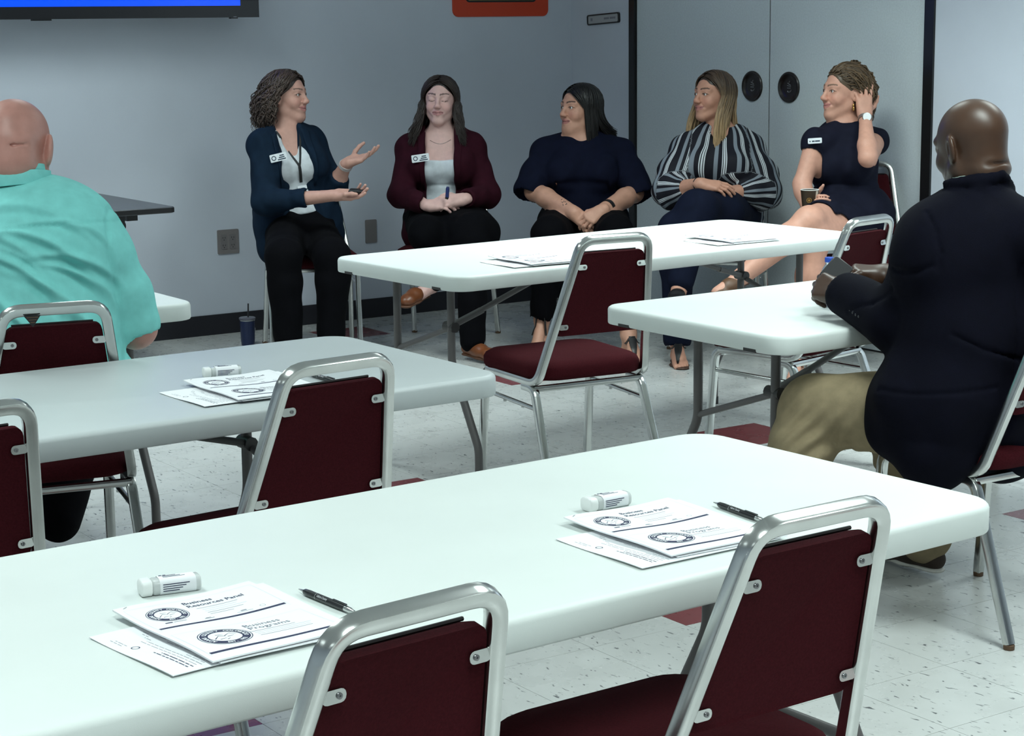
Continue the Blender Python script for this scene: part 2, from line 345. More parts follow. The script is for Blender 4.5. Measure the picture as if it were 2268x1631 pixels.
# ------------------------------------------------------------------ banquet chairs
M_CHR = mat('chrome_tube', (.62, .63, .62), .2, 1.0, var=.12, scale=9)
M_FAB = mat('burgundy_fabric', (.047, .0062, .0092), .95, var=.2, scale=260, bump=.3, bscale=900, spec=.08)
M_WELT = mat('dark_welt', (.008, .004, .005), .7)
M_RUST = mat('rusty_foot', (.10, .055, .03), .7)
def make_chair():
    t = empty('banquet_chair'); TP = rrect(.025, .025, .005, 2)
    fr = []
    half = fillet([(.200, .175, .418), (.198, -.150, .418), (.120, -.2975, .8795), (0, -.2975, .8795)], [.055, .05], 6)
    path = [p*np.array([-1, 1, 1]) for p in half] + half[::-1][1:]
    MB().sweep(path, TP, upv=(1, 0, 0)).build('back_frame', M_CHR, t, 35)
    for sx in (-1, 1):
        p = fillet([(sx*.200, .11, .4175), (sx*.200, .192, .4175), (sx*.205, .225, .012)], .045, 6)
        l = MB().sweep(p, rrect(.0246, .0246, .005, 2), upv=(1, 0, 0)).build('front_leg', M_CHR, t, 35)
        MB().lathe([(.006, .0), (.014, .001), (.0145, .012), (.009, .015)], 12, c=(sx*.205, .2255, .0)).build('foot_cap', M_RUST, l, 40)
        for z in (.12, .26): MB().cyl((sx*(.205-.0122), .2215-.0724*z, z), (sx*(.205-.0135), .2215-.0724*z, z), .0045, n=8).build('rivet', M_RUST, l)
        p = fillet([(sx*.196, -.06, .398), (sx*.197, -.130, .398), (sx*.212, -.275, .012)], .04, 6)
        l = MB().sweep(p, rrect(.0246, .0246, .005, 2), upv=(1, 0, 0)).build('rear_leg', M_CHR, t, 35)
        MB().lathe([(.006, .0), (.014, .001), (.0145, .012), (.009, .015)], 12, c=(sx*.212, -.275, .0)).build('foot_cap', M_RUST, l, 40)
        s = MB(); s.cyl((sx*.203, .195, .345), (sx*.199, -.155, .335), .0075)
        for y in (.06, -.06): s.cyl((sx*.201, y, .341), (sx*.201, y, .328), .006)
        s.build('side_stretcher', M_CHR, t, 50)
    MB().sweep([(-.197, -.128, .397), (.197, -.128, .397)], rrect(.019, .019, .003, 2)).build('crossbar', M_CHR, t, 35)
    MB().sweep([(-.2, .165, .408), (.2, .165, .408)], rrect(.019, .019, .003, 2)).build('crossbar', M_CHR, t, 35)
    se = MB(); rs = []
    for z, d in ((.424, .012), (.427, .002), (.44, -.004), (.458, -.004), (.472, .004), (.482, .022), (.488, .06), (.491, .11), (.492, .16)):
        rs.append([(x*(1 + .10*(y+.2)/.4 - .05), y + .03, z) for x, y in rrect(.415-2*d, .41-2*d, max(.008, .085-d), 5)])
    se.rings(rs); s_ = se.build('seat', M_FAB, t, 60)
    # back pad: trapezoid leaning with the stiles
    def stile(z): u = (z-.418)/(.8795-.418); return (.198-.078*u, -.150-.1475*u)
    bk = MB(); rs = []
    for dy, d in ((-.002, .006), (-.004, .001), (.012, -.001), (.030, .004), (.040, .018), (.044, .045)):
        ring = []
        for u, v in rrect(1, 1, .07, 4):
            z = .704 + v*(.268-2*d) ; hx, hy = stile(z)
            ring.append((u*2*(hx-.0145-d), hy + dy + .0, z))
        rs.append(ring)
    bk.rings(rs[::1]); b = bk.build('backrest', M_FAB, t, 60)
    w = MB(); w.sweep([(-stile(.835)[0]+.03, stile(.835)[1]+.026, .8385), (stile(.835)[0]-.03, stile(.835)[1]+.026, .8385)], circ(.003, 6)); w.build('welt', M_WELT, b)
    for sx in (-1, 1):
        for z in (.794, .601):
            hx, hy = stile(z); q = MB(); w2 = .034
            q.rings([[(sx*(hx-.010) - sx*x, hy - .0065 - dy, z + y) for x, y in [(a + w2/2, b) for a, b in rrect(w2, .017, .0075, 3)]] for dy in (0, .0022)])
            br = q.build('bracket', M_CHR, t, 40)
            MB().lathe([(.0042, 0), (.004, .002), (.0015, .0022), (.0012, .001)], 12, M=Matrix.Translation((sx*(hx-.034), hy-.0085, z)) @ Matrix.Rotation(math.pi/2, 4, 'X')).build('screw', mat('screw_steel', (.25, .25, .26), .3, .9), br, 40)
    return t
chair0 = make_chair()
CH = 'burgundy chrome-framed chair '
CHAIRS = [((1.088, 2.15), .105, CH + 'pushed under near white table, its seat cushion hidden'),
          ((1.779, 2.193), .026, CH + 'at near white table, whole seat cushion in view'),
          ((1.817, 3.634), .085, CH + 'at the grey table, in front of handout and pen'),
          ((1.048, 3.606), .11, CH + 'at the grey table, hiding a second pen'),
          ((1.735, 4.72), -.20, CH + 'that the man in teal shirt sits on'),
          ((3.648, 5.071), -.096, CH + 'turned in the aisle before the women\'s white table'),
          ((4.543, 4.962), .20, CH + 'before the women\'s table, behind the water bottle'),
          ((3.815, 3.41), -.02, CH + 'that the man in dark blazer sits on')]
first = True
def place_chair(loc, yaw, label):
    global first
    c = chair0 if first else copy_tree(chair0); first = False
    c.location = (loc[0], loc[1], 0); c.rotation_euler = (0, 0, yaw)
    return tag(c, label, 'chair', 'burgundy banquet chairs')
for l, y, lb in CHAIRS:
    c_ = place_chair(l, y, lb)
    if 'teal' in lb:
        g_ = MB(); tri = [(-.075, .868), (-.035, .868), (-.054, .840)]
        g_.rings([[(x, -.3105 + d, z) for x, z in tri] for d in (0, .003)]); pl_ = g_.build('triangle_tag', M_BLACK, c_)
        for k_ in range(3): MB().box((-.068+.004*k_, -.3112, .8625-.006*k_), (-.041-.004*k_, -.3104, .8645-.006*k_)).build('tag_line', M_RUST, pl_)

# ------------------------------------------------------------------ handouts, pens, containers
M_PAPER = mat('white_paper', (.86, .87, .90), .8)
M_INK = mat('navy_ink', (.022, .026, .075), .6)
M_INK2 = mat('grey_ink', (.30, .31, .36), .7)
M_INKP = mat('light_ink', (.62, .64, .70), .7)
def wave(x, y): return .0022*math.sin(x*26 + 1.2) * (.4 + y*2.2) + .0018*math.sin(y*23 + x*9) + .0045
def flat(x, y): return 0.0
def sheet(mb, w, h, z0, z1, wf, nx=14, ny=16):
    v = []; f = []
    for zz in (z0, z1):
        for j in range(ny+1):
            for i in range(nx+1):
                x, y = w*i/nx, h*j/ny; k = 1 if zz == z1 else .85
                v.append((x, y, zz + wf(x, y)*k))
    n = (nx+1)*(ny+1)
    for j in range(ny):
        for i in range(nx):
            a = j*(nx+1)+i; f.append((n+a, n+a+1, n+a+nx+2, n+a+nx+1)); f.append((a, a+nx+1, a+nx+2, a+1))
    for i in range(nx):
        f.append((i, i+1, n+i+1, n+i)); a = ny*(nx+1)+i; f.append((a+1, a, n+a, n+a+1))
    for j in range(ny):
        a = j*(nx+1); f.append((a+nx+1, a, n+a, n+a+nx+1)); a += nx; f.append((a, a+nx+1, n+a+nx+1, n+a))
    mb.add(v, f)
class Ink(MB):
    def __init__(s, z, wf): super().__init__(); s.z = z; s.wf = wf
    def put(s, vs, fs, mi=0, dz=0): s.add([(x, y, s.z + s.wf(x, y) + dz) for x, y in vs], fs, mi)
    def bar(s, x0, y0, x1, y1, mi=0, dz=0):
        n = max(1, int(abs(x1-x0)/.012)); m = max(1, int(abs(y1-y0)/.012)); v = []; f = []
        for j in range(m+1):
            for i in range(n+1): v.append((x0+(x1-x0)*i/n, y0+(y1-y0)*j/m))
        for j in range(m):
            for i in range(n): a = j*(n+1)+i; f.append((a, a+1, a+n+2, a+n+1))
        s.put(v, f, mi, dz)
    def text(s, t, x, y, size, mi=0, rot=0, bold=0, dz=0):
        v, f = text_geo(t, size, bold); c, q = math.cos(rot), math.sin(rot)
        s.put([(x + a*c - b*q, y + a*q + b*c) for a, b, _ in v], f, mi, dz)
    def ring(s, cx, cy, r0, r1, mi=0, n=48, dz=0):
        v = []
        for r in (r0, r1): v += [(cx + r*math.cos(2*math.pi*i/n), cy + r*math.sin(2*math.pi*i/n)) for i in range(n)]
        s.put(v, [(i, n+i, n+(i+1) % n, (i+1) % n) for i in range(n)], mi, dz)
    def arc_text(s, t, cx, cy, r, a0, a1, size, inward=False, mi=0, dz=0):
        for k, ch in enumerate(t):
            if ch == ' ': continue
            a = math.radians(a0 + (a1-a0)*(k+.5)/len(t)); rot = a + (math.pi/2 if inward else -math.pi/2)
            v, f = text_geo(ch, size, .0002); w = max(p[0] for p in v); c, q = math.cos(rot), math.sin(rot)
            v = [(x - w/2, y - size*.35) for x, y, _ in v]
            s.put([(cx + r*math.cos(a) + x*c - y*q, cy + r*math.sin(a) + x*q + y*c) for x, y in v], f, mi, dz)
    def seal(s, cx, cy, R, lit=True):
        s.ring(cx, cy, R*.965, R); s.ring(cx, cy, R*.62, R*.92)
        if lit:
            s.arc_text('ADAMS COUNTY COLORADO', cx, cy, R*.775, 218, -25, R*.23, mi=3, dz=.0002)
            s.arc_text('EST. 1902', cx, cy, R*.775, 248, 312, R*.21, inward=True, mi=3, dz=.0002)
        for (a, b) in (((-.5, -.2), (-.2, .15)), ((-.2, .15), (0, -.02)), ((0, .05), (.3, .3)), ((.3, .3), (.5, .1)), ((-.35, -.3), (-.05, -.22)), ((.05, -.1), (.35, -.02)), ((-.1, -.4), (.05, -.3)), ((-.25, .3), (.05, .25))):
            d = nrm((b[0]-a[0], b[1]-a[1])); n = np.array([-d[1], d[0]])*.022
            s.put([(cx + R*(p[0]+q*n[0]), cy + R*(p[1]+q*n[1])) for p, q in ((a, -1), (b, -.4), (b, .4), (a, 1))], [(0, 1, 2, 3)])
INKS = [M_INK, M_INK2, M_INKP, M_PAPER]
def make_packet():
    rnd = random.Random(4)
    t = empty('stapled_handout')
    b = MB(); sheet(b, .216, .279, .0012, .0026, wave); b.build('top_page', M_PAPER, t, 60)
    b = MB(); sheet(b, .216, .279, .0, .0012, lambda x, y: wave(x, y)*.45); u = b.build('under_pages', M_PAPER, t, 60); u.location = (.012, .001, .0); u.rotation_euler = (0, 0, -.03)
    k = Ink(.00275, wave)
    for y0, R, cx, cy in ((.150, .0300, .052, .217), (.014, .0368, .0625, .078)):
        x0, x1, y1 = .008, .208, y0 + .112
        for a in ((x0, y0, x0+.0005, y1), (x1-.0005, y0, x1, y1), (x0, y1-.0005, x1, y1)): k.bar(*a, mi=2)
        k.bar(.0105, y0+.008, .2055, y0+.0145)
        k.seal(cx, cy, R)
        for j in range(5 if y0 > .1 else 4):
            yy = (.2185 if y0 > .1 else .076) - j*.0075; k.bar(.103 if j else .098, yy, .103 + rnd.uniform(.05, .09)*(1 if j < 4 else .7), yy+.0016, mi=1 if j < 1 else (1 if j > 2 else 2))
    k.text('Business', .090, .2425, .0135, bold=.0003); k.text('Resources Panel', .090, .2285, .0135, bold=.0003)
    k.text('Business', .105, .1005, .0165, bold=0); k.text('Programs', .105, .0855, .0165, bold=0)
    k.ring(.178, .176, .0035, .0042, 1, 16); k.bar(.085, .172, .1, .1735); k.bar(.088, .175, .096, .1765); k.bar(.135, .171, .16, .1722, 1); k.bar(.143, .174, .152, .178, 1); k.bar(.030, .180, .041, .184); k.bar(.043, .1805, .062, .183, 1)
    k.build('print', INKS, t)
    s = MB(); s.sweep([(.012, .270, .0035+wave(.012, .27)), (.019, .274, .0035+wave(.019, .274))], circ(.0005, 5)); s.build('staple', M_CHR, t)
    return t
def make_agenda():
    rnd = random.Random(7)
    t = empty('agenda_sheet'); wf = lambda x, y: .6*wave(y*.8, x) if False else .0016*math.sin(y*24+.8) + .0022
    b = MB(); sheet(b, .279, .216, 0, .0006, wf); b.build('page', M_PAPER, t, 60)
    k = Ink(.0007, wf)
    def vline(x, y0, y1, w, mi):
        y = y0
        while y < y1:
            d = min(rnd.uniform(.006, .02), y1-y); k.bar(x, y, x+w, y+d, mi); y += d + .0022
    k.ring(.024, .135, .0045, .0062, 0, 20); vline(.014, .155, .185, .0014, 1); vline(.019, .150, .18, .0014, 1)
    for i, x in enumerate((.030, .036, .043, .049, .055, .061, .067, .075, .081, .087, .093)):
        vline(x, (.015, .012, .015, .012)[i % 4], (.10, .09, .155, .15, .06, .05, .13)[i % 7], .0020 if i < 2 else .0013, 0 if i < 2 else 1)
    for x, y in ((.055, .15), (.06, .165), (.066, .175), (.072, .14), (.079, .155)): vline(x, y, y+.016, .0014, 1)
    k.build('print', INKS, t)
    return t
M_PEN = mat('pen_black', (.012, .012, .014), .25)
def make_pen():
    t = empty('ballpoint_pen'); R = .0052; X = Matrix.Translation((0, 0, R)) @ Matrix.Rotation(math.pi/2, 4, 'Y')
    MB().lathe([(.0008, 0), (.0012, .004), (.0024, .012), (.0030, .014)], 16, M=X).build('tip', M_CHR, t, 40)
    b = MB().lathe([(.003, .014), (.0046, .018), (.0052, .03), (.0050, .045), (.0052, .05), (.0052, .105), (.0046, .118), (.0044, .121)], 16, M=X).build('barrel', M_PEN, t, 40)
    MB().lathe([(.0053, .0485), (.0053, .0495)], 16, M=X, cap=False).build('ring', M_CHR, b)
    MB().lathe([(.0044, .121), (.0047, .122), (.0040, .134), (.0030, .137), (.0025, .143), (.0005, .1435)], 16, M=X).build('clicker', M_CHR, t, 40)
    c = MB(); c.box((.09, -.0013, R+.0052), (.124, .0013, R+.0066)); c.build('clip', M_PEN, t)
    tx = MB(); v, f = text_geo('Adams County', .0052); w = max(p[0] for p in v)
    def cyl(vv): return [(.053 + x*.85, -math.sin(a)*.00525, R + math.cos(a)*.00528) for x, y, _ in vv for a in [.75 - (y-.002)/R]]
    tx.add(cyl(v), f); tx.build('lettering', M_PAPER, b)
    return t
M_CLR = mat('clear_plastic', (.93, .95, .96), .12, trans=.9)
def make_container():
    t = empty('sanitizer_container'); h, w = .024, .032
    def prism(mb, x0, x1, w, h, r, bev=.003):
        rs = []
        for x, d in ((x0, bev), (x0+bev*.4, bev*.3), (x0+bev, 0), (x1-bev, 0), (x1-bev*.4, bev*.3), (x1, bev)):
            rs.append([(x, a, b + h/2 + (.0)) for a, b in rrect(w-2*d, h-2*d, max(.002, r-d), 4)])
        return mb.rings(rs)
    prism(MB(), 0, .017, w, h, .009).build('cap', mat('white_plastic', (.85, .87, .86), .35), t, 40)
    b = prism(MB(), .017, .088, w-.002, h-.001, .009).build('body', mat('milky_plastic', (.78, .81, .81), .2, trans=.25), t, 40)
    lb = MB(); w2, h2 = w-.0012, h+.0003
    rs = [[(x, a, b2 + h2/2 - .0003) for a, b2 in rrect(w2, h2, .0092, 4)] for x in (.027, .080)]
    lb.rings(rs, cap=False); lb.build('label', M_PAPER, b, 40)
    k = MB()
    for j in range(4): k.box((.031, -w2/2-.0003, .006+j*.0032), (.055 + (j*37 % 4)*.005, -w2/2+.0001, .0072+j*.0032))
    for j in range(3): k.box((.034, -.004+j*.004, h2-.0004), (.066 - j*.006, -.003+j*.004, h2+.0001))
    for x in (.030, .036): k.box((x, .005, h2-.0004), (x+.004, .008, h2+.0001))
    k.build('print', M_INK, b)
    return t
packet0, agenda0, pen0, box0 = make_packet(), make_agenda(), make_pen(), make_container()
used = set()
def put(proto, loc, yaw, label, cat, group):
    o = proto if proto.name not in used else copy_tree(proto); used.add(proto.name)
    o.location = loc; o.rotation_euler = (0, 0, yaw); return tag(o, label, cat, group)
ZP = ZT + .0004
# (packet bottom-left, yaw), (sheet bottom-left, yaw), container (cap end, yaw), pen (tip, yaw), what singles the set out
SETS = [((1.007, 2.174), .066, (.951, 2.172), .11, (1.062, 2.530), -.17, (1.255, 2.409), -1.50, 'by the chair with hidden seat'),
        ((1.785, 2.216), .0, (1.722, 2.207), .02, (1.862, 2.540), .02, (2.060, 2.446), -1.66, 'by the near chair with visible seat'),
        ((1.811, 3.727), .0, (1.735, 3.735), .04, (1.888, 4.066), -.22, (2.095, 3.942), -1.56, 'on grey table in the open'),
        ((3.632, 5.252), -.05, (3.572, 5.262), -.02, None, 0, None, 0, 'behind the chair in the aisle'),
        ((4.560, 5.325), -.04, (4.495, 5.325), -.05, None, 0, None, 0, 'at women\'s table end by bare legs')]
for pk, py, sh, sy, bx, by, pn, pny, where in SETS:
    put(packet0, (pk[0], pk[1], ZP + .003), py, 'white stapled handout with navy seals ' + where, 'handout', 'slide handouts')
    put(agenda0, (sh[0], sh[1], ZP), sy, 'white printed sheet under handout ' + where, 'paper', 'agenda sheets')
    if bx: put(box0, (bx[0], bx[1], ZP), by, 'small white labelled container ' + where, 'container', 'small white containers')
    if pn: put(pen0, (pn[0], pn[1], ZP), pny, 'black click pen with silver tip ' + where, 'pen', 'black pens')
put(pen0, (1.235, 3.905, ZP), -1.1, 'black click pen on grey table half hidden by chair back', 'pen', 'black pens')
put(packet0, (1.0, 3.70, ZP + .003), .03, 'white stapled handout with navy seals mostly hidden by chair back, grey table', 'handout', 'slide handouts')

# ------------------------------------------------------------------ tumbler, dark desk, water bottle
tm = empty('tumbler', (4.170, 8.455, 0))
MB().lathe([(.026, 0), (.031, .002), (.034, .03), (.0365, .12), (.037, .128)], 28).build('cup', mat('navy_enamel', (.012, .022, .075), .3), tm, 40)
TMC = tm
for o in list(tm.children): pass
MB().lathe([(.037, .126), (.0405, .128), (.0405, .136), (.036, .139), (.001, .1395)], 28).build('lid', mat('smoky_lid', (.12, .12, .15), .2), tm, 40)
MB().lathe([(.0365, .1215), (.0372, .1265)], 28, cap=False).build('rim', M_CHR, tm)
MB().cyl((.004, 0, .11), (.008, 0, .205), .0038).build('straw', mat('straw_black', (.02, .02, .025), .35), tm, 60)
MB().box((.0355, -.010, .06), (.0368, .010, .085)).build('logo_mark', M_PAPER, tm)
tag(tm, 'navy tumbler with lid and dark straw on floor by the back wall', 'tumbler')

dk = empty('dark_desk', (3.02, 8.30, 0))
tp = MB(); tp.rings([[(x, y, z) for x, y in rrect(1.04-2*d, .92-2*d, .02)] for z, d in ((.733, .004), (.736, 0), (.757, 0), (.76, .002))])
tp.build('desk_top', mat('dark_laminate', (.050, .055, .066), .3), dk, 40)
MB().rings([[(x, y, z) for x, y in rrect(1.042, .922, .02)] for z in (.736, .756)], cap=False).build('edge_band', M_BLACK, dk)
for sx in (-1, 1):
    MB().box((sx*.36-.03, -.04, .03), (sx*.36+.03, .04, .70)).build('post', M_BLACK, dk)
    MB().box((sx*.36-.025, -.36, .70), (sx*.36+.025, .30, .733)).build('support_arm', M_BLACK, dk)
    MB().rings([[(x + sx*.36, y, z) for x, y in rrect(.09-2*d, .74-2*d, .02)] for z, d in ((0, 0), (.025, 0), (.032, .006))]).build('foot', mat('dark_brown_foot', (.03, .024, .02), .5), dk)
bk_ = MB(); bk_.box((.25, -.42, .69), (.30, -.36, .733)); bk_.cyl((.25, -.39, .685), (.31, -.39, .685), .016); bk_.build('latch', M_BLACK, dk)
tag(dk, 'dark grey laminate desk with black edge against the back wall under television', 'desk')

wb = empty('water_bottle', (*at(1836, 672, 5.5)[:2], ZT)); wb.scale = (.88, .88, .70)
MB().lathe([(.028, 0), (.032, .004), (.032, .05), (.030, .055), (.032, .06), (.032, .115), (.030, .13), (.022, .155), (.0135, .172), (.013, .185)], 28).build('bottle', mat('thin_clear_pet', (.86, .91, .95), .08, trans=.75), wb, 40)
MB().lathe([(.0326, .062), (.0326, .108)], 28, cap=False).build('label', mat('bottle_label', (.80, .84, .92), .4), wb, 40)
MB().lathe([(.0155, .180), (.0160, .182), (.0160, .197), (.0145, .1995), (.001, .2)], 28).build('cap', mat('blue_cap', (.02, .09, .55), .4), wb, 40)
tag(wb, 'clear plastic water bottle with blue cap on table before the dark blazer man\'s hands', 'bottle')
# ------------------------------------------------------------------ implicit-surface toolkit for people and clothes
f32 = np.float32
def smin(a, b, k):
    h = np.clip(.5 + .5*(b-a)/k, 0, 1); return b + (a-b)*h - k*h*(1-h)
class SDF:
    def __init__(s): s.pr = []
    def _add(s, lo, hi, fn, k, op): s.pr.append((np.array(lo)-k, np.array(hi)+k, fn, k, op)); return s
    def cone(s, a, b, ra, rb, k=.012, op='u', flat=None, q=1.0):
        a = np.array(a, float); b = np.array(b, float); ab = b-a; L2 = float(ab @ ab) + 1e-12
        n = None if flat is None else nrm(flat); R = max(ra, rb)*max(1, q)
        def fn(X, Y, Z):
            px, py, pz = X-a[0], Y-a[1], Z-a[2]
            t = np.clip((px*ab[0]+py*ab[1]+pz*ab[2])/L2, 0, 1)
            wx, wy, wz = px-t*ab[0], py-t*ab[1], pz-t*ab[2]
            if n is not None:
                c = (wx*n[0]+wy*n[1]+wz*n[2])*(1/q-1); wx, wy, wz = wx+c*n[0], wy+c*n[1], wz+c*n[2]
            d = np.sqrt(wx*wx+wy*wy+wz*wz) - (ra+(rb-ra)*t)
            return d*min(1, q) if n is not None else d
        return s._add(np.minimum(a, b)-R, np.maximum(a, b)+R, fn, k, op)
    def chain(s, P, R, k=.012, op='u', flat=None, q=1.0):
        for i in range(len(P)-1): s.cone(P[i], P[i+1], R[i], R[i+1], k, op, flat, q)
        return s
    def ell(s, c, M, r, k=.02, op='u'):
        c = np.array(c, float); M = np.array(M, float); r = np.array(r, float); R = max(r)   # rows of M: local axes
        def fn(X, Y, Z):
            x, y, z = X-c[0], Y-c[1], Z-c[2]
            u = (x*M[0, 0]+y*M[0, 1]+z*M[0, 2])/r[0]; v = (x*M[1, 0]+y*M[1, 1]+z*M[1, 2])/r[1]; w = (x*M[2, 0]+y*M[2, 1]+z*M[2, 2])/r[2]
            k0 = np.sqrt(u*u+v*v+w*w); k1 = np.sqrt((u/r[0])**2+(v/r[1])**2+(w/r[2])**2) + 1e-9
            return k0*(k0-1)/k1
        return s._add(c-R, c+R, fn, k, op)
    def box(s, c, M, h, r, k=.01, op='u'):
        c = np.array(c, float); M = np.array(M, float); h = np.array(h, float); R = float(np.linalg.norm(h)) + r
        def fn(X, Y, Z):
            x, y, z = X-c[0], Y-c[1], Z-c[2]; q = [abs(x*M[i, 0]+y*M[i, 1]+z*M[i, 2])-h[i] for i in range(3)]
            o = np.sqrt(np.maximum(q[0], 0)**2+np.maximum(q[1], 0)**2+np.maximum(q[2], 0)**2)
            return o + np.minimum(np.maximum(np.maximum(q[0], q[1]), q[2]), 0) - r
        return s._add(c-R, c+R, fn, k, op)
    def apply(s, D, d, k, op):
        if op == 'u': return smin(D, d, k)
        return -smin(-D, d, k)
    def eval(s, P):
        P = np.asarray(P, float); D = np.full(len(P), 1.0)
        for lo, hi, fn, k, op in s.pr: D = s.apply(D, fn(P[:, 0], P[:, 1], P[:, 2]), k, op)
        return D
    def bounds(s, pad):
        u = [p for p in s.pr if p[4] == 'u']
        return np.min([p[0] for p in u], 0)-pad, np.max([p[1] for p in u], 0)+pad
    def block(s, res, lo=None, hi=None):
        if lo is None: lo, hi = s.bounds(res*2)
        lo = np.floor(np.array(lo)/res)*res; n = np.maximum(2, np.ceil((np.array(hi)-lo)/res).astype(int)+1)
        ax = [(lo[i]+res*np.arange(n[i])).astype(f32) for i in range(3)]
        D = np.full(n, .3, f32)
        for plo, phi, fn, k, op in s.pr:
            i0 = np.maximum(0, np.floor((plo-lo)/res-2).astype(int)); i1 = np.minimum(n, np.ceil((phi-lo)/res+3).astype(int))
            if (i1 <= i0).any(): continue
            sl = tuple(slice(a, b) for a, b in zip(i0, i1))
            d = fn(ax[0][sl[0]][:, None, None], ax[1][sl[1]][None, :, None], ax[2][sl[2]][None, None, :])
            D[sl] = s.apply(D[sl], d.astype(f32), k, op)
        return surf_nets(D, lo, res)
    def mesh(s, res, fine=()):
        """fine: list of (centre, half size, res) boxes meshed finer"""
        V, Q = s.block(res); out = []
        if len(fine):
            ctr = V[Q].mean(1); keep = np.ones(len(Q), bool)
            for c, h, r in fine: keep &= ~(np.abs(ctr-np.array(c)) < np.array(h)-res*.9).all(1)
            Q = Q[keep]
            for c, h, r in fine:
                v, q = s.block(r, np.array(c)-h, np.array(c)+h); Q = np.vstack([Q, q+len(V)]); V = np.vstack([V, v])
        u, inv = np.unique(Q, return_inverse=True)
        return V[u], inv.reshape(Q.shape)
    def hit(s, P, d, far=.5, n=160):
        """first surface points on rays P + t d"""
        P = np.atleast_2d(np.asarray(P, float)); d = np.broadcast_to(np.asarray(d, float), P.shape); t = np.linspace(0, far, n)
        X = (P[:, None, :]+t[None, :, None]*d[:, None, :]).reshape(-1, 3); E = s.eval(X).reshape(len(P), n)
        i = np.argmax(E < 0, 1); i = np.where((E < 0).any(1), np.maximum(i, 1), n//2)
        a = E[np.arange(len(P)), i-1]; b = E[np.arange(len(P)), i]; w = np.clip(a/(a-b+1e-9), 0, 1)
        return P + d*((t[i-1]+(t[i]-t[i-1])*w)[:, None])
_E = [((0,0,0),(1,0,0)),((0,1,0),(1,1,0)),((0,0,1),(1,0,1)),((0,1,1),(1,1,1)),((0,0,0),(0,1,0)),((1,0,0),(1,1,0)),((0,0,1),(0,1,1)),((1,0,1),(1,1,1)),((0,0,0),(0,0,1)),((1,0,0),(1,0,1)),((0,1,0),(0,1,1)),((1,1,0),(1,1,1))]
def surf_nets(D, o, res):
    S = D < 0; c = np.zeros(tuple(n-1 for n in D.shape), np.uint8); a, b = slice(None, -1), slice(1, None)
    for i in (a, b):
        for j in (a, b):
            for k in (a, b): c += S[i, j, k]
    act = (c > 0) & (c < 8); I = np.argwhere(act); ids = np.full(act.shape, -1, np.int32); ids[act] = np.arange(len(I))
    pos = np.zeros((len(I), 3)); cnt = np.zeros(len(I))
    for ca, cb in _E:
        ca = np.array(ca); cb = np.array(cb); da = D[tuple((I+ca).T)].astype(float); db = D[tuple((I+cb).T)].astype(float)
        m = (da < 0) != (db < 0); t = np.where(m, da/(da-db+1e-12), 0); pos += np.where(m[:, None], ca+t[:, None]*(cb-ca), 0); cnt += m
    V = o + (I + pos/np.maximum(cnt, 1)[:, None])*res; Q = []
    for x in range(3):
        y, z = (x+1) % 3, (x+2) % 3
        A = np.moveaxis(S, (x, y, z), (0, 1, 2)); C = np.moveaxis(ids, (x, y, z), (0, 1, 2))
        m = A[:-1, 1:-1, 1:-1] != A[1:, 1:-1, 1:-1]; i, j, k = np.nonzero(m); ins = A[i, j+1, k+1]
        q = np.stack([C[i, j, k], C[i, j+1, k], C[i, j+1, k+1], C[i, j, k+1]], 1)
        q[~ins] = q[~ins][:, ::-1]; Q.append(q)
    return V, np.vstack(Q)
def vnormals(V, Q):
    n = np.cross(V[Q[:, 2]]-V[Q[:, 0]], V[Q[:, 3]]-V[Q[:, 1]]); N = np.zeros_like(V)
    for i in range(4): np.add.at(N, Q[:, i], n)
    return N/(np.linalg.norm(N, axis=1)[:, None]+1e-12)
def folds(V, seed, amp, freq, along=None, n=7):
    """soft cloth folds: plane waves, stretched along one direction"""
    r = np.random.RandomState(seed); o = np.zeros(len(V))
    for i in range(n):
        k = r.normal(size=3)
        if along is not None: k -= np.array(along)*(k @ along)*.8
        k = nrm(k)*freq*r.uniform(.5, 1.5); o += np.sin(V @ k + r.uniform(0, 6.28) + 1.3*np.sin(V @ (k[::-1]*.4)))
    return amp*o/math.sqrt(n)
def np_obj(name, V, F, mats, parent=None, base=(0,0,0), tint=None, mi=None):
    V = np.asarray(V, float) - np.asarray(base); F = np.asarray(F); me = bpy.data.meshes.new(name); n = F.shape[1]
    me.vertices.add(len(V)); me.vertices.foreach_set('co', V.astype(f32).ravel())
    me.loops.add(F.size); me.loops.foreach_set('vertex_index', F.astype(np.int32).ravel())
    me.polygons.add(len(F)); me.polygons.foreach_set('loop_start', np.arange(0, F.size, n, dtype=np.int32)); me.polygons.foreach_set('loop_total', np.full(len(F), n, np.int32))
    me.polygons.foreach_set('use_smooth', np.ones(len(F), bool))
    for m in (mats if isinstance(mats, (list, tuple)) else [mats]): me.materials.append(m)
    if mi is not None: me.polygons.foreach_set('material_index', np.asarray(mi, np.int32))
    if tint is not None:
        a = me.color_attributes.new('tint', 'FLOAT_COLOR', 'POINT'); c = np.ones((len(V), 4), f32); c[:, :3] = tint; a.data.foreach_set('color', c.ravel())
    me.update(); me.validate(); return link(name, me, parent)
def cloth(name, S, res, m, parent, base, seed=1, amp=.002, freq=60, along=None, tintf=None, extra=None):
    V, Q = S.mesh(res); N = vnormals(V, Q)
    d = folds(V, seed, amp, freq, along) if amp else 0
    if extra is not None: d = d + extra(V)
    V = V + N*np.reshape(d, (-1, 1)) if np.ndim(d) else V
    return np_obj(name, V, Q, m, parent, base, tint=None if tintf is None else tintf(V))
M_SKIN = mat('skin', (1, 1, 1), .5, attr='tint', var=.06, scale=45, spec=.4, sss=.0)
M_SKIN2 = mat('skin_shiny', (1, 1, 1), .40, attr='tint', var=.06, scale=40, spec=.5)
M_HAIR = mat('hair', (1, 1, 1), .42, attr='tint', spec=.45)
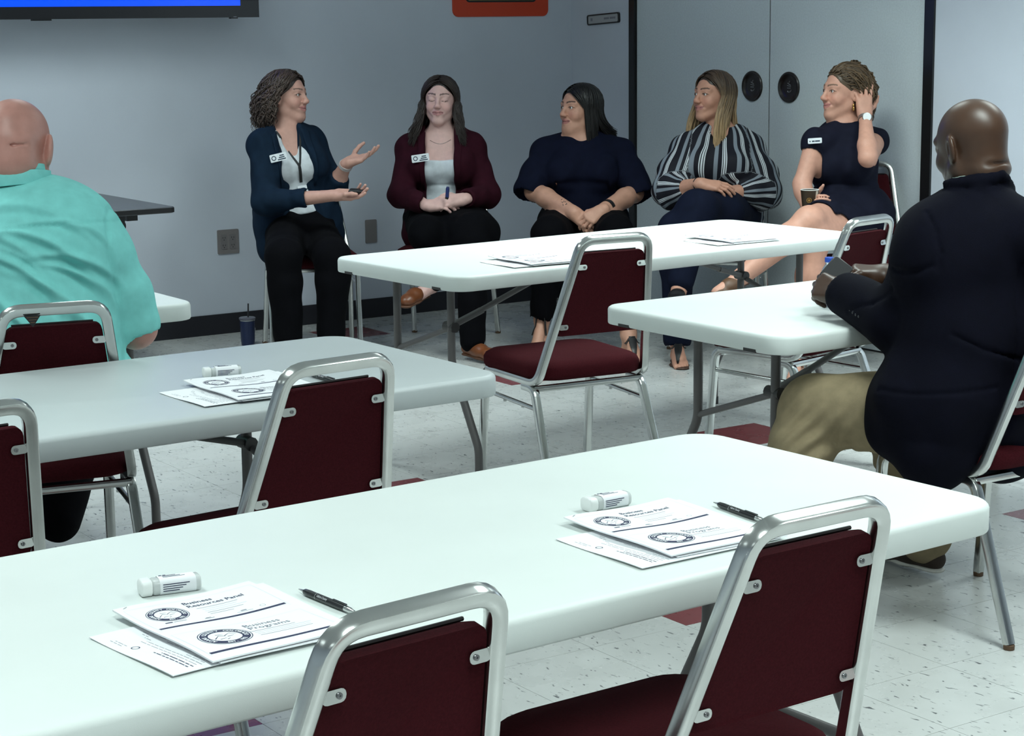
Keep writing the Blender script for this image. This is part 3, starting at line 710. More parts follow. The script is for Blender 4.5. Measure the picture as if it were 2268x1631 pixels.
M_EYE = [mat('eye_white', (.62, .60, .60), .25), mat('iris', (.05, .035, .025), .2), mat('iris_blue', (.10, .14, .18), .2)]
def cloth_mat(name, col, rough=.85, bump=.25, var=.12, bs=700, scale=30): return mat(name, col, rough, var=var, scale=scale, bump=bump, bscale=bs, spec=.10)

class Frame:
    """local axes: x = the person's right, y = forward, z = up"""
    def __init__(s, c, fwd, up=(0,0,1), sc=1.0):
        s.c = np.array(c, float); y = nrm(fwd); z = np.array(up, float); z = nrm(z - y*(z @ y)); s.M = np.array([np.cross(y, z), y, z]); s.sc = sc
    def __call__(s, x, y, z): return s.c + (np.array([x, y, z])*s.sc) @ s.M
    def inv(s, P): return ((P-s.c) @ s.M.T)/s.sc
    def d(s, x, y, z): return np.array([x, y, z]) @ s.M
    def ell(s, S, c, r, k=.012, op='u', rot=None):
        M = s.M if rot is None else np.array(rot) @ s.M
        S.ell(s(*c), M, np.array(r)*s.sc, k*s.sc, op)
    def cone(s, S, a, b, ra, rb, k=.012, op='u'): S.cone(s(*a), s(*b), ra*s.sc, rb*s.sc, k*s.sc, op)

def head(S, F, smile=0, closed=False, jaw=1.0, male=False, wide=1.0, open_mouth=False, ear=1.0):
    w = wide
    F.ell(S, (0, -.014, .034), (.074*w, .094, .083), .02)
    F.ell(S, (0, .020, -.016), (.060*w, .066, .084), .03)
    for q in (-1, 1):
        F.cone(S, (q*.050*w*jaw, -.002, -.055), (q*.012, .058, -.095), .021, .020, .025)
        F.ell(S, (q*.035*w, .056, -.030), (.024, .024, .024), .02)
        F.cone(S, (q*.012, .080, .026), (q*.044*w, .066, .026), .0115 if not male else .014, .0095, .014)
        F.ell(S, (q*.031, .094, .007), (.0165, .015, .0105), .010, 's')
        F.ell(S, (q*.031, .0705, .0065), (.0165, .0150, .0135), .006)
        if not closed: F.ell(S, (q*.0312, .088, .0052), (.0128, .012, .0052), .0025, 's')
        F.ell(S, ((q*(.0755+.008*(ear-1)*2.5)*w), -.012, -.004), (.0075*ear, .0185*ear, .031*ear), .007, rot=((.90, .43*q, 0), (-.43*q, .90, 0), (0, 0, 1)))
        F.ell(S, (q*.0825*w, -.006, -.001), (.006, .010, .018), .004, 's')
        F.ell(S, (q*.0120, .096, -.031), (.0082, .0100, .0075), .007)
    F.cone(S, (0, .084, .016), (0, .1035, -.024), .0075, .0105, .012)
    F.ell(S, (0, .1065, -.0265), (.0098, .0095, .0088), .008)
    F.ell(S, (0, .066, -.097), (.024*jaw, .018, .017), .018)
    F.ell(S, (0, .073, -.058), (.030, .017, .024), .018)
    up = .0055*smile
    F.cone(S, (-.023-.004*smile, .0755, -.0575+up), (-.005, .0895, -.0535), .0040, .0052, .005); F.cone(S, (.023+.004*smile, .0755, -.0575+up), (.005, .0895, -.0535), .0040, .0052, .005); F.cone(S, (-.005, .0895, -.0535), (.005, .0895, -.0535), .0050, .0050, .005)
    F.cone(S, (-.017, .079, -.0645+up*.5), (0, .0875, -.0675), .0042, .0066, .006); F.cone(S, (.017, .079, -.0645+up*.5), (0, .0875, -.0675), .0042, .0066, .006)
    for q in (-1, 1): F.cone(S, (q*(.025+.004*smile), .081, -.0588+up), (0, .0985, -.0600), .0018, .0026 if open_mouth else .0018, .003, 's')
    if smile:
        for q in (-1, 1): F.cone(S, (q*.017, .090, -.036), (q*.034, .078, -.056), .0022, .0022, .008, 's')
def head_tint(F, V, skin, lip, brow, closed=False, beard=None, smile=0, bt=.0046):
    q = F.inv(V); T = np.tile(np.array(skin, float), (len(V), 1)); x, y, z = q.T; ax = np.abs(x)
    near = (np.abs(q) < .2).all(1)
    def mixin(m, c): 
        m = np.clip(m, 0, 1)[:, None]; T[:] = T*(1-m)+np.array(c)*m
    cheek = np.exp(-(((ax-.038)/.022)**2+((z+.028)/.02)**2))*(y > .02)*near
    mixin(cheek*.35, np.array(skin)*(1.08, .78, .78))
    mixin(np.exp(-((x/.014)**2+((z+.028)/.012)**2))*(y > .09)*.25*near, np.array(skin)*(1.05, .75, .75))
    if beard is not None: mixin(np.clip((-.025-z)/.02, 0, 1)*(y > -.02)*(z > -.125)*near*.55, beard)
    lx = np.clip(1-(ax/(.027+.003*smile))**2, 0, 1)
    up = .0055*smile*(ax/.025)**2
    lm = (np.abs(z+.0595-up) < .0110*np.sqrt(lx)+.0005)*(ax < .027)*(y > .066)*near
    mixin(lm*.85, lip)
    mixin((np.abs(z+.0595-up) < .0014)*(ax < .027+.003*smile)*(y > .066)*near*.8, np.array(lip)*.25)
    bz = .0300 + .0060*np.sin(np.clip((ax-.010)/.042, 0, 1)*2.4) - .002
    mixin((np.abs(z-bz) < bt*(1-.45*np.clip((ax-.01)/.045, 0, 1)))*(ax > .010)*(ax < .052)*(y > .03)*near*.85, brow)
    ex = (ax-.0312)/.0145; ez = (z-.0052)/.0062; e = np.sqrt(ex**2+ez**2)
    if closed:
        cz = .0005 - .0035*(1-ex**2); mixin((np.abs(z-cz) < .0014)*(np.abs(ex) < 1.05)*(y > .05)*near*.9, (.03, .02, .018))
    else:
        mixin((e > .75)*(e < 1.18)*(ez > -.1)*(y > .05)*near*.85, (.03, .02, .018)); mixin((e > .75)*(e < 1.1)*(ez <= -.1)*(y > .05)*near*.3, np.array(skin)*.35)
    return T
def eyes(F, parent, base, gaze, blue=False):
    for q in (-1, 1):
        c = F(q*.031, .0715, .0055); d = nrm(gaze); r = .0122*F.sc; a = nrm(np.cross(d, (0, 0, 1))); b = np.cross(a, d); n = 14; V = []; mi = []
        th = [0, .18, .48, .54, .9, 1.3, 1.8, 2.4, math.pi]
        for t in th: V += [c + r*(math.cos(t)*d*(1.06 if t < .5 else 1) + math.sin(t)*(math.cos(2*math.pi*j/n)*a+math.sin(2*math.pi*j/n)*b)) for j in range(n)]
        Fc = [(i*n+j, (i+1)*n+j, (i+1)*n+(j+1) % n, i*n+(j+1) % n) for i in range(len(th)-1) for j in range(n)]
        mi = [(3 if i < 1 else (1 if i < 2 else (0 if i > 2 else 1))) for i in range(len(th)-1) for j in range(n)]
        np_obj('eye', V, Fc, [M_EYE[0], M_EYE[2] if blue else M_EYE[1], M_EYE[1], M_PEN], parent, base, mi=mi)
def limb(S, P, R, k=.02): S.chain(P, R, k)
FX = (.027, .009, -.009, -.026); FY = (.086, .090, .086, .078); FL = ((.040, .025, .020), (.044, .028, .021), (.041, .026, .020), (.031, .019, .018)); FR = ((.0088, .0072), (.0090, .0074), (.0085, .0070), (.0075, .0062))
def hand(S, W, ydir, zdir, side, curl, sc=.95, spread=0.06, thumb=((.030, .030, -.012), (.022, .026, -.010), (.012, .020, -.006)), nails=None):
    """W wrist, ydir towards the fingers, zdir out of the back of the hand; side 'R'/'L'; curl: per finger (a1,a2,a3)"""
    y = nrm(ydir); z = np.array(zdir, float); z = nrm(z-y*(z @ y)); x = np.cross(y, z); th = -1 if side == 'R' else 1
    def L(a, b, c): return W + sc*(x*th*a + y*b + z*c)
    S.cone(L(0, -.01, 0), L(0, .015, 0), .024*sc, .022*sc, .015, flat=z, q=.78)
    for i in range(4): S.cone(L(FX[i]*.55, .012, 0), L(FX[i], FY[i]-.004, 0), .0165*sc, .0115*sc, .014)
    S.cone(L(.014, .018, -.008), L(.030, .045, -.013), .0165*sc, .0125*sc, .014)
    S.cone(L(-.018, .018, -.008), L(-.024, .055, -.008), .014*sc, .010*sc, .012)
    tips = []
    for i in range(4):
        c3 = curl[i] if isinstance(curl[0], (list, tuple)) else curl
        p = L(FX[i], FY[i]-.006, .001); a = 0; sp = spread*(1.5-i)
        r0, r1 = FR[i]; rr = np.linspace(r0, r1, 4)*sc
        for j in range(3):
            a += c3[j]; d = math.cos(a)*(y*math.cos(sp)+x*th*math.sin(sp)) - math.sin(a)*z
            q = p + d*FL[i][j]*sc; S.cone(p, q, rr[j], rr[j+1], .0035); p = q
        tips.append((p, d, z))
    p = L(.026, .030, -.010); rr = (.0115, .0105, .0095, .0078)
    for j, t in enumerate(thumb):
        q = p + sc*(x*th*t[0]+y*t[1]+z*t[2]); S.cone(p, q, rr[j]*sc, rr[j+1]*sc, .006); p = q
    tips.append((p, nrm(x*th*thumb[2][0]+y*thumb[2][1]+z*thumb[2][2]), z))
    return tips
def torso(S, J, F, g=0, bust=.0, w=1.0, k=.05, belly=0):
    """J joints, F torso frame at the chest; g grows the shape (clothes)"""
    Mt = F.M; up = F.d(0, 0, 1); ch, wa, pe = J['chest'], J['waist'], J['pelvis']
    S.ell(ch, Mt, (.150*w+g, .100*w+g, .165+g), k); S.ell(wa, Mt, (.128*w+g, .098*w+g+belly, .15+g), k); S.ell(pe, Mt, (.168*w+g, .118*w+g, .115+g), k)
    S.cone(J['shR'], J['shL'], .040+g, .040+g, .04)
    S.cone(J['neck']-up*.025, J['shR'], .034+g*.8, .040+g, .03); S.cone(J['neck']-up*.025, J['shL'], .034+g*.8, .040+g, .03)
    if bust:
        for q in (-1, 1): S.ell(ch+F.d(q*.072*w, .075*w+bust*.5, -.045), Mt, (.068+g, .055+g, .066+g), .04)
# hair -------------------------------------------------------------
class Hair:
    def __init__(s, seed): s.V = []; s.F = []; s.T = []; s.n = 0; s.r = random.Random(seed)
    def lock(s, P, w, t, col, ns=6, taper=(.5, 1, 1, .8, .15), side=None):
        P = [np.array(p, float) for p in P]; m = len(P); a = None
        for i, p in enumerate(P):
            d = nrm(P[min(i+1, m-1)]-P[max(i-1, 0)])
            if a is None:
                a = np.cross(d, side) if side is not None else np.cross(d, (.3, .5, .8))
            a = nrm(a-d*(a @ d)); b = np.cross(d, a); u = i/(m-1)*(len(taper)-1); j = min(int(u), len(taper)-2); k = taper[j]+(taper[j+1]-taper[j])*(u-j)
            for h in range(ns):
                an = 2*math.pi*h/ns; s.V.append(p + k*(a*w*math.cos(an)+b*t*math.sin(an))); c = col(u/(len(taper)-1)) if callable(col) else col; s.T.append(c)
        for i in range(m-1):
            for h in range(ns): s.F.append((s.n+i*ns+h, s.n+i*ns+(h+1) % ns, s.n+(i+1)*ns+(h+1) % ns, s.n+(i+1)*ns+h))
        s.n += m*ns
    def add(s, V, Q, col):
        s.V += list(V); s.F += [tuple(q+s.n) for q in Q]; s.T += [col]*len(V); s.n += len(V)
    def build(s, parent, base): return np_obj('hair', np.array(s.V), np.array(s.F), M_HAIR, parent, base, tint=np.array(s.T))
def scalp(F, g=0.0, k=.008, ox=.076):
    """close-fitting hair cap on the cranium, open at the face"""
    g -= .006; S = SDF(); F.ell(S, (0, -.016, .036), (.080+g, .099+g, .088+g), .01)
    F.ell(S, (0, -.035, -.02), (.074+g, .075+g, .075+g), .02)
    F.ell(S, (0, .118, -.022), (ox, .086, .112), k, 's')
    F.ell(S, (0, .02, -.11), (.12, .10, .075), k, 's')
    return S
def on_skull(F, d, g):
    """point on the (grown) cranium in local direction d"""
    d = nrm(d); r = np.array([.080+g, .099+g, .088+g]); k = 1/np.linalg.norm(d/r); p = d*k+np.array([0, -.016, .036]); return p
def arcpts(F, d0, d1, g0, g1, n, via=None):
    out = []; d0 = nrm(d0); d1 = nrm(d1)
    for i in range(n):
        t = i/(n-1); d = nrm(d0*(1-t)+d1*t + (np.array(via)*math.sin(math.pi*t) if via is not None else 0)); out.append(on_skull(F, d, g0+(g1-g0)*t))
    return out
def hairline(az):
    a = abs(az); return 31-34*(a/65)**2 if a < 65 else (-3-(a-65)/35*16 if a < 100 else -19-(a-100)/80*21)
def dirv(az, el): a, e = math.radians(az), math.radians(el); return np.array([math.sin(a)*math.cos(e), math.cos(a)*math.cos(e), math.sin(e)])
def root(r, part=0):
    az = r.uniform(-180, 180); h = hairline(az); el = h+1+(86-h)*r.random()**1.5
    q = 1 if az > part else -1; return az, el, q
def flow(F, r, az, el, q, lo=68, g=(.008, .016), via=.10):
    a2 = max(abs(az)+6, lo+r.uniform(0, 10)) if abs(az) < 100 else min(180, abs(az)+3); e2 = min(r.uniform(-26, -16), el-6)
    return arcpts(F, dirv(az, el), dirv(q*a2, e2), .002, r.uniform(*g), 8, via=(0, 0, via) if abs(az) < 70 else None), a2
def patch(name, S, F, quad, m, parent, base, d, off=.003, th=.004, nu=5, nv=10):
    """cloth piece laid on surface S: quad corners are points in front, projected along d"""
    A, B, C, D_ = [np.array(q, float) for q in quad]; P = []
    for j in range(nv+1):
        for i in range(nu+1):
            u, v = i/nu, j/nv; P.append((A*(1-u)+B*u)*(1-v)+(D_*(1-u)+C*u)*v)
    H = S.hit(np.array(P)-np.array(d)*.25, d); n = len(H); o = -np.array(d)
    V = np.vstack([H+o*(off-th), H+o*off]); Fc = []
    for j in range(nv):
        for i in range(nu):
            a = j*(nu+1)+i; Fc += [(n+a, n+a+1, n+a+nu+2, n+a+nu+1), (a, a+nu+1, a+nu+2, a+1)]
    for i in range(nu): a = nv*(nu+1)+i; Fc += [(i, i+1, n+i+1, n+i), (a+1, a, n+a, n+a+1)]
    for j in range(nv): a = j*(nu+1); b = a+nu; Fc += [(a+nu+1, a, n+a, n+a+nu+1), (b, b+nu+1, n+b+nu+1, n+b)]
    return np_obj(name, V, Fc, m, parent, base)
def band(name, S, P, d, w, m, parent, base, off=.002, th=.0015, nrmal=None):
    """strap along points P projected on surface S along d"""
    H = S.hit(np.array(P)-np.array(d)*.25, d) - np.array(d)*off; mb = MB()
    mb.sweep([h-np.array(base) for h in H], rrect(th, w, th*.3, 1), upv=np.cross(H[-1]-H[0], d))
    return mb.build(name, m, parent, 40)
def torus_band(name, a, b, r, h, t, m, parent, base, n=24, q=1, flat=None):
    """bracelet / watch strap round the limb axis a-b at a"""
    d = nrm(np.array(b)-np.array(a)); u = nrm(np.cross(d, flat if flat is not None else (.2, .3, .9))); v = np.cross(d, u); c = np.array(a)-np.array(base); mb = MB(); rs = []
    for i in range(n):
        an = 2*math.pi*i/n; e = u*math.cos(an)+v*math.sin(an)*q
        rs.append([c+e*(r-t/2)-d*h/2, c+e*(r+t/2)-d*h/2, c+e*(r+t/2)+d*h/2, c+e*(r-t/2)+d*h/2])
    rs.append(rs[0]); mb.rings(rs, cap=False); return mb.build(name, m, parent, 40)
# ------------------------------------------------------------------ people
def PJ(s0, **kw): return {k: at(v[0], v[1], s0+v[2]) for k, v in kw.items()}
def lerp(a, b, t): return a+(b-a)*t
def sleeve(S, P, R, k=.03, cut=.0):
    S.chain(P, R, k)
    d = nrm(P[-1]-P[-2]); r = R[-1]
    S.cone(P[-1]+d*(r*1.05), P[-1]+d*(r*1.05+.03), r*1.02, r*1.1, .004, 's')
def finish_body(S, F, hands, tint, res=.010, shiny=False, base=None, hs=.105):
    fine = [(F(0, .01, -.03), np.array([.135, .135, .165])*F.sc, .0030 if not shiny else .0034)] + [(h, np.array([hs]*3), .0032) for h in hands]
    V, Q = S.mesh(res, fine)
    return np_obj('person', V, Q, M_SKIN2 if shiny else M_SKIN, None, base, tint(V))
def set_base(o, base): o.location = base; return o
def part_loc(o): return o
def arms(S, J, fem=True, g=0):
    r = (.046, .038, .037, .025) if fem else (.060, .050, .048, .033)
    for q in 'RL':
        S.chain([J['sh'+q], J['el'+q]], (r[0]+g, r[1]+g), .03); m = lerp(J['el'+q], J['wr'+q], .3)
        S.chain([J['el'+q], m, J['wr'+q]], (r[1]+g, r[2]+g+.002, r[3]+g), .02)
def legs(S, J, R=(.088, .060, .054, .036), g=0, which='RL', calf=True):
    for q in which:
        m = lerp(J['kn'+q], J['an'+q], .32); S.chain([J['hip'+q], J['kn'+q]], (R[0]+g, R[1]+g), .04)
        S.chain([J['kn'+q], m, J['an'+q]], (R[1]+g-.003, R[2]+g, R[3]+g), .03)
def neckc(S, F, J, r=.048, r2=.054): S.cone(F(0, -.020, -.055), J['neck'], r, r2, .03)
def shoe(name, an, toe, m, sole, parent, base, L=.0, w=.036, h=.05, top=.03, heel=.0):
    """closed shoe from below the ankle to the toe point (both on foot level)"""
    d = np.array(toe)-np.array(an); dz = np.array([0, 0, 1.]); S = SDF(); f = nrm(d); l = np.linalg.norm(d)
    hp = an - f*.035
    S.cone(hp, an+f*(l*.35), .031, .034, .02); S.cone(an+f*(l*.30), an+f*(l*.72)-dz*.004, .034, w*.93, .02, flat=dz, q=.8); S.cone(an+f*(l*.72)-dz*.004, toe-f*.02-dz*.008, w*.93, .026, .02, flat=dz, q=.72)
    S.cone(an+dz*top, an+dz*(top+.05), .027, .030, .008, 's')
    o = cloth(name, S, .005, m, parent, base, amp=0)
    S2 = SDF(); S2.cone(hp-dz*.029, an+f*(l*.4)-dz*.029, .030, .028, .01, flat=dz, q=.3); S2.cone(an+f*(l*.4)-dz*.029, toe-f*.022-dz*.030, .028, .031, .01, flat=dz, q=.3)
    cloth('sole', S2, .005, sole, o, base, amp=0)
    return o
M_BADGE = mat('badge_white', (.80, .84, .88), .35)
def badge(parent, base, c, right, upv, w=.075, h=.034, seal=True, name='name_badge'):
    r = nrm(right); n = nrm(np.cross(r, upv)); u = np.cross(n, r); c = np.array(c)-np.array(base)
    def P(x, y, z): return c+r*x+u*y+n*z
    mb = MB(); o = rrect(w, h, .004, 3); mb.rings([[P(x, y, 0) for x, y in o], [P(x, y, .003) for x, y in o], [P(x*.99, y*.97, .0036) for x, y in o]]); b = mb.build(name, M_BADGE, parent, 40)
    k = MB()
    if seal:
        N = 24; k.add([P(-w*.28+rr*math.cos(6.2832*i/N), rr*math.sin(6.2832*i/N), .0039) for rr in (h*.2, h*.31) for i in range(N)], [(i, N+i, N+(i+1) % N, (i+1) % N) for i in range(N)])
        for j, (a, e) in enumerate(((.08, .34), (.02, .36), (-.06, .42))): k.add([P(w*a, h*(.26-.24*j), .0039), P(w*e, h*(.26-.24*j), .0039), P(w*e, h*(.12-.24*j), .0039), P(w*a, h*(.12-.24*j), .0039)], [(3, 2, 1, 0)])
    else:
        for a, e in ((-.38, -.30), (-.2, .0), (.03, .38)): k.add([P(w*a, h*.05, .0039), P(w*e, h*.05, .0039), P(w*e, -h*.2, .0039), P(w*a, -h*.2, .0039)], [(3, 2, 1, 0)])
    k.build('badge_print', mat('badge_ink', (.03, .05, .08), .6), b)
    return b
def woman_chair(hip, fwd, label, back=.06, side=0):
    f = np.array(fwd[:2]); f = f/np.linalg.norm(f); p = np.array(hip[:2])+f*back+np.array([-f[1], f[0]])*side
    return place_chair((p[0], p[1]), math.atan2(-f[0], f[1]), label)
UPW = np.array([0, 0, 1.0])
BLK = cloth_mat('black_trouser_cloth', (.0014, .0014, .0026), .9)
NAVYP = cloth_mat('navy_trouser_cloth', (.0055, .0080, .021), .85)

# ---- woman in navy blazer, gesturing --------------------------------------------
def woman_blazer():
    s0 = 9.1
    J = PJ(s0, neck=(630, 290, .0), chest=(637, 352, .02), waist=(650, 435, .04), pelvis=(663, 500, .06), shR=(583, 320, -.10), shL=(686, 314, .12),
           elR=(590, 448, -.16), wrR=(742, 433, -.30), elL=(742, 412, .05), wrL=(768, 362, -.06), hipR=(636, 512, .02), hipL=(695, 512, .10),
           knR=(628, 570, -.40), anR=(638, 752, -.34), knL=(738, 572, -.32), anL=(733, 745, -.28))
    base = np.array([J['pelvis'][0], J['pelvis'][1], 0])
    F = Frame(at(636, 214, s0), cdir(.90, -.02, .43), cdir(-.05, 1, .15)); FT = Frame(J['chest'], cdir(.35, 0, .94), J['neck']-J['waist'])
    S = SDF(); head(S, F, smile=.8, open_mouth=True, wide=.98); neckc(S, F, J, .046, .050); torso(S, J, FT, 0, .02); arms(S, J); legs(S, J)
    h1 = J['wrR']; tipsR = hand(S, h1, cdir(.97, -.02, .2), cdir(.05, -.80, -.6), 'R', ((.25, .25, .15), (.30, .3, .2), (.38, .35, .2), (.45, .4, .2)), .98, thumb=((.010, .034, -.018), (.002, .030, -.004), (0, .022, .002)))
    h2 = J['wrL']; hand(S, h2, cdir(.92, .28, .15), cdir(.25, -.85, -.45), 'L', ((.05, .2, .15), (.15, .25, .2), (.25, .3, .2), (.3, .3, .2)), .98, .12, thumb=((.030, .018, -.014), (.022, .024, -.010), (.014, .022, -.004)))
    sk = (.56, .31, .25)
    body = finish_body(S, F, [h1+cdir(1, 0, 0)*.075, h2+cdir(1, .25, 0)*.075], lambda V: head_tint(F, V, sk, (.42, .15, .15), (.10, .06, .045), smile=.8), base=base)
    set_base(body, base); tag(body, 'person with curly hair in navy blazer, gesturing with open hands, black remote in one', 'person')
    eyes(F, body, base, cdir(.97, .03, .25))
    # blouse
    B = SDF(); torso(B, J, FT, .010, .022)
    B.cone(J['neck']+FT.d(0, .03, .05), J['chest']+FT.d(0, .16, -.03), .060, .022, .01, 's'); B.cone(J['neck']+FT.d(0, -.02, .02), J['neck']+UPW*.1, .058, .07, .01, 's'); B.box(J['waist']-FT.d(0, 0, .335), FT.M, (.4, .4, .24), 0, .01, 's')
    bl = cloth('blouse', B, .006, cloth_mat('white_blouse', (.62, .66, .70), .8, bump=.1), body, base, 3, .0022, 55, (0, 0, 1))
    # blazer
    Z = SDF(); torso(Z, J, FT, .026, .022); Z.cone(J['pelvis']+FT.d(.06, -.02, .05), J['pelvis']+FT.d(.13, .0, -.085), .15, .09, .06); Z.cone(J['pelvis']+FT.d(-.08, -.02, .05), J['pelvis']+FT.d(-.12, -.02, -.06), .13, .09, .06)
    sleeve(Z, [J['shR'], J['elR'], lerp(J['elR'], J['wrR'], .55)], (.066, .062, .050)); sleeve(Z, [J['shL'], J['elL'], lerp(J['elL'], J['wrL'], .28)], (.064, .058, .048))
    Z.cone(J['neck']+FT.d(0, -.005, .02), J['neck']+UPW*.12, .066, .075, .01, 's')
    Z.chain([J['neck']+FT.d(0, .08, .03), J['chest']+FT.d(0, .19, .0), J['waist']+FT.d(.0, .19, -.02), J['pelvis']+FT.d(.0, .21, -.04), J['pelvis']+FT.d(0, .25, -.15)], (.062, .080, .105, .13, .16), .008, 's')
    NB = cloth_mat('navy_blazer_cloth', (.0065, .0165, .034), .85)
    bz = cloth('blazer', Z, .006, NB, body, base, 5, .0036, 60, nrm(J['shR']-J['elR']))
    dF = -FT.d(0, 1, 0)
    for q in (1, -1):
        a = J['neck']+FT.d(q*.055, .0, .0); c = J['waist']+FT.d(q*.075, .0, .03)
        patch('lapel', Z, FT, (a, a+FT.d(q*.045, 0, -.02), c+FT.d(q*.012, 0, 0), c), NB, bz, base, dF, .006, .006)
    # trousers
    Tr = SDF(); Tr.ell(J['pelvis'], FT.M, (.185, .135, .12), .05); legs(Tr, J, (.10, .082, .076, .062), which='RL')
    cloth('trousers', Tr, .008, BLK, body, base, 8, .003, 50)
    for q in 'RL': shoe('shoe', J['an'+q]*np.array([1, 1, 0])+UPW*.045, J['an'+q]*np.array([1, 1, 0])+UPW*.035+nrm(np.array([*FT.d(0, 1, 0)[:2], 0]))*.17, mat('black_leather', (.01, .01, .01), .35), M_BLACK, body, base)
    # lanyard with card, badge, bracelet
    v = J['waist']+FT.d(-.012, .0, .125); A1 = SDF(); A1.pr = B.pr
    LN = mat('black_lanyard', (.006, .006, .008), .6)
    for q in (1, -1):
        p0 = J['neck']+FT.d(q*.060, .0, -.005); band('lanyard', B, [lerp(p0, v, i/12) for i in range(13)], dF, .010, LN, body, base, .004)
    band('lanyard_tail', B, [lerp(v, v+FT.d(-.004, 0, -.072), i/6) for i in range(7)], dF, .014, LN, body, base, .004)
    cp = B.hit([v+FT.d(-.004, .25, -.108)], dF)[0]+FT.d(0, .012, 0)
    badge(body, base, cp, FT.d(-1, 0, .0), FT.d(0, 0, 1), .045, .042, False, 'id_card')
    bp = Z.hit([J['chest']+FT.d(.088, .3, .000)], dF)[0]+FT.d(0, .016, 0)
    badge(body, base, bp, nrm(FT.d(-1, .12, .10)), FT.d(0, .10, 1), .078, .036)
    wl = lerp(J['wrL'], J['elL'], .10); torus_band('beaded_bracelet', wl, J['elL'], .030, .016, .006, mat('pale_beads', (.55, .50, .50), .35), body, base)
    # curly hair
    H = Hair(11); cap = scalp(F, .004); V, Q = cap.mesh(.006); H.add(V, Q, (.035, .022, .018))
    r = H.r
    def hc():
        k = r.uniform(.55, 1.6); return (.060*k, .040*k, .032*k)
    for i in range(760):
        az, el, q = root(r); a2 = abs(az) if abs(az) > 80 else 72+r.uniform(0, 30); e2 = r.uniform(-25, 0) if el > 20 else el-16
        pts = arcpts(F, dirv(az, el), dirv(q*a2, e2), .004, r.uniform(.012, .030), 5)
        L = r.uniform(.07, .165) * (1.0 if abs(az) > 90 else .8); p = pts[-1]; out = nrm((p[0], p[1], 0)); back = np.array([0, -.25, 0])
        for j in range(1, 6): pts.append(p+np.array([0, 0, -L*j/5])+out*(.030*math.sin(j/5*2.2))+back*.06*j/5)
        pts = [F(*q) for q in pts]; P = []; ph = r.uniform(0, 6.28); R = r.uniform(.006, .0105); tw = r.choice((-1, 1))*r.uniform(2.6, 4.2); m = 21
        for j in range(m):
            u = j/(m-1)*(len(pts)-1); k = min(int(u), len(pts)-2); c = lerp(pts[k], pts[k+1], u-k); an = ph+tw*2*math.pi*j/(m-1)*1.3; g = min(1, j/6)
            P.append(c+F.d(math.cos(an), math.sin(an), .35*math.sin(an*1.0))*R*g)
        c1 = hc(); H.lock(P, .0036, .0026, c1, 5, (.7, 1, 1, .9, .4))
    H.build(body, base)
    ch = woman_chair(lerp(J['hipR'], J['hipL'], .5), J['knR']+J['knL']-J['hipR']-J['hipL'], CH + 'that the woman in navy blazer sits on', -.02, .045)
    # remote in her right hand
    w = J['wrR']; S3 = SDF(); c = w+cdir(.97, -.02, .2)*.105+cdir(-.05, .8, .6)*.020
    S3.box(c, np.array([cdir(.97, -.1, .2), cdir(0, 1, .5), cdir(-.1, -.5, 1)]), (.030, .005, .012), .006)
    V, Q = S3.mesh(.003); o = np_obj('presentation_remote', V, Q, mat('remote_black', (.008, .008, .009), .4), None, c); o.location = c
    b_ = MB().cyl((0, .006, 0), (0, .0125, 0), .004); 
    tag(o, 'small black presentation remote in hand of woman in navy blazer', 'remote')

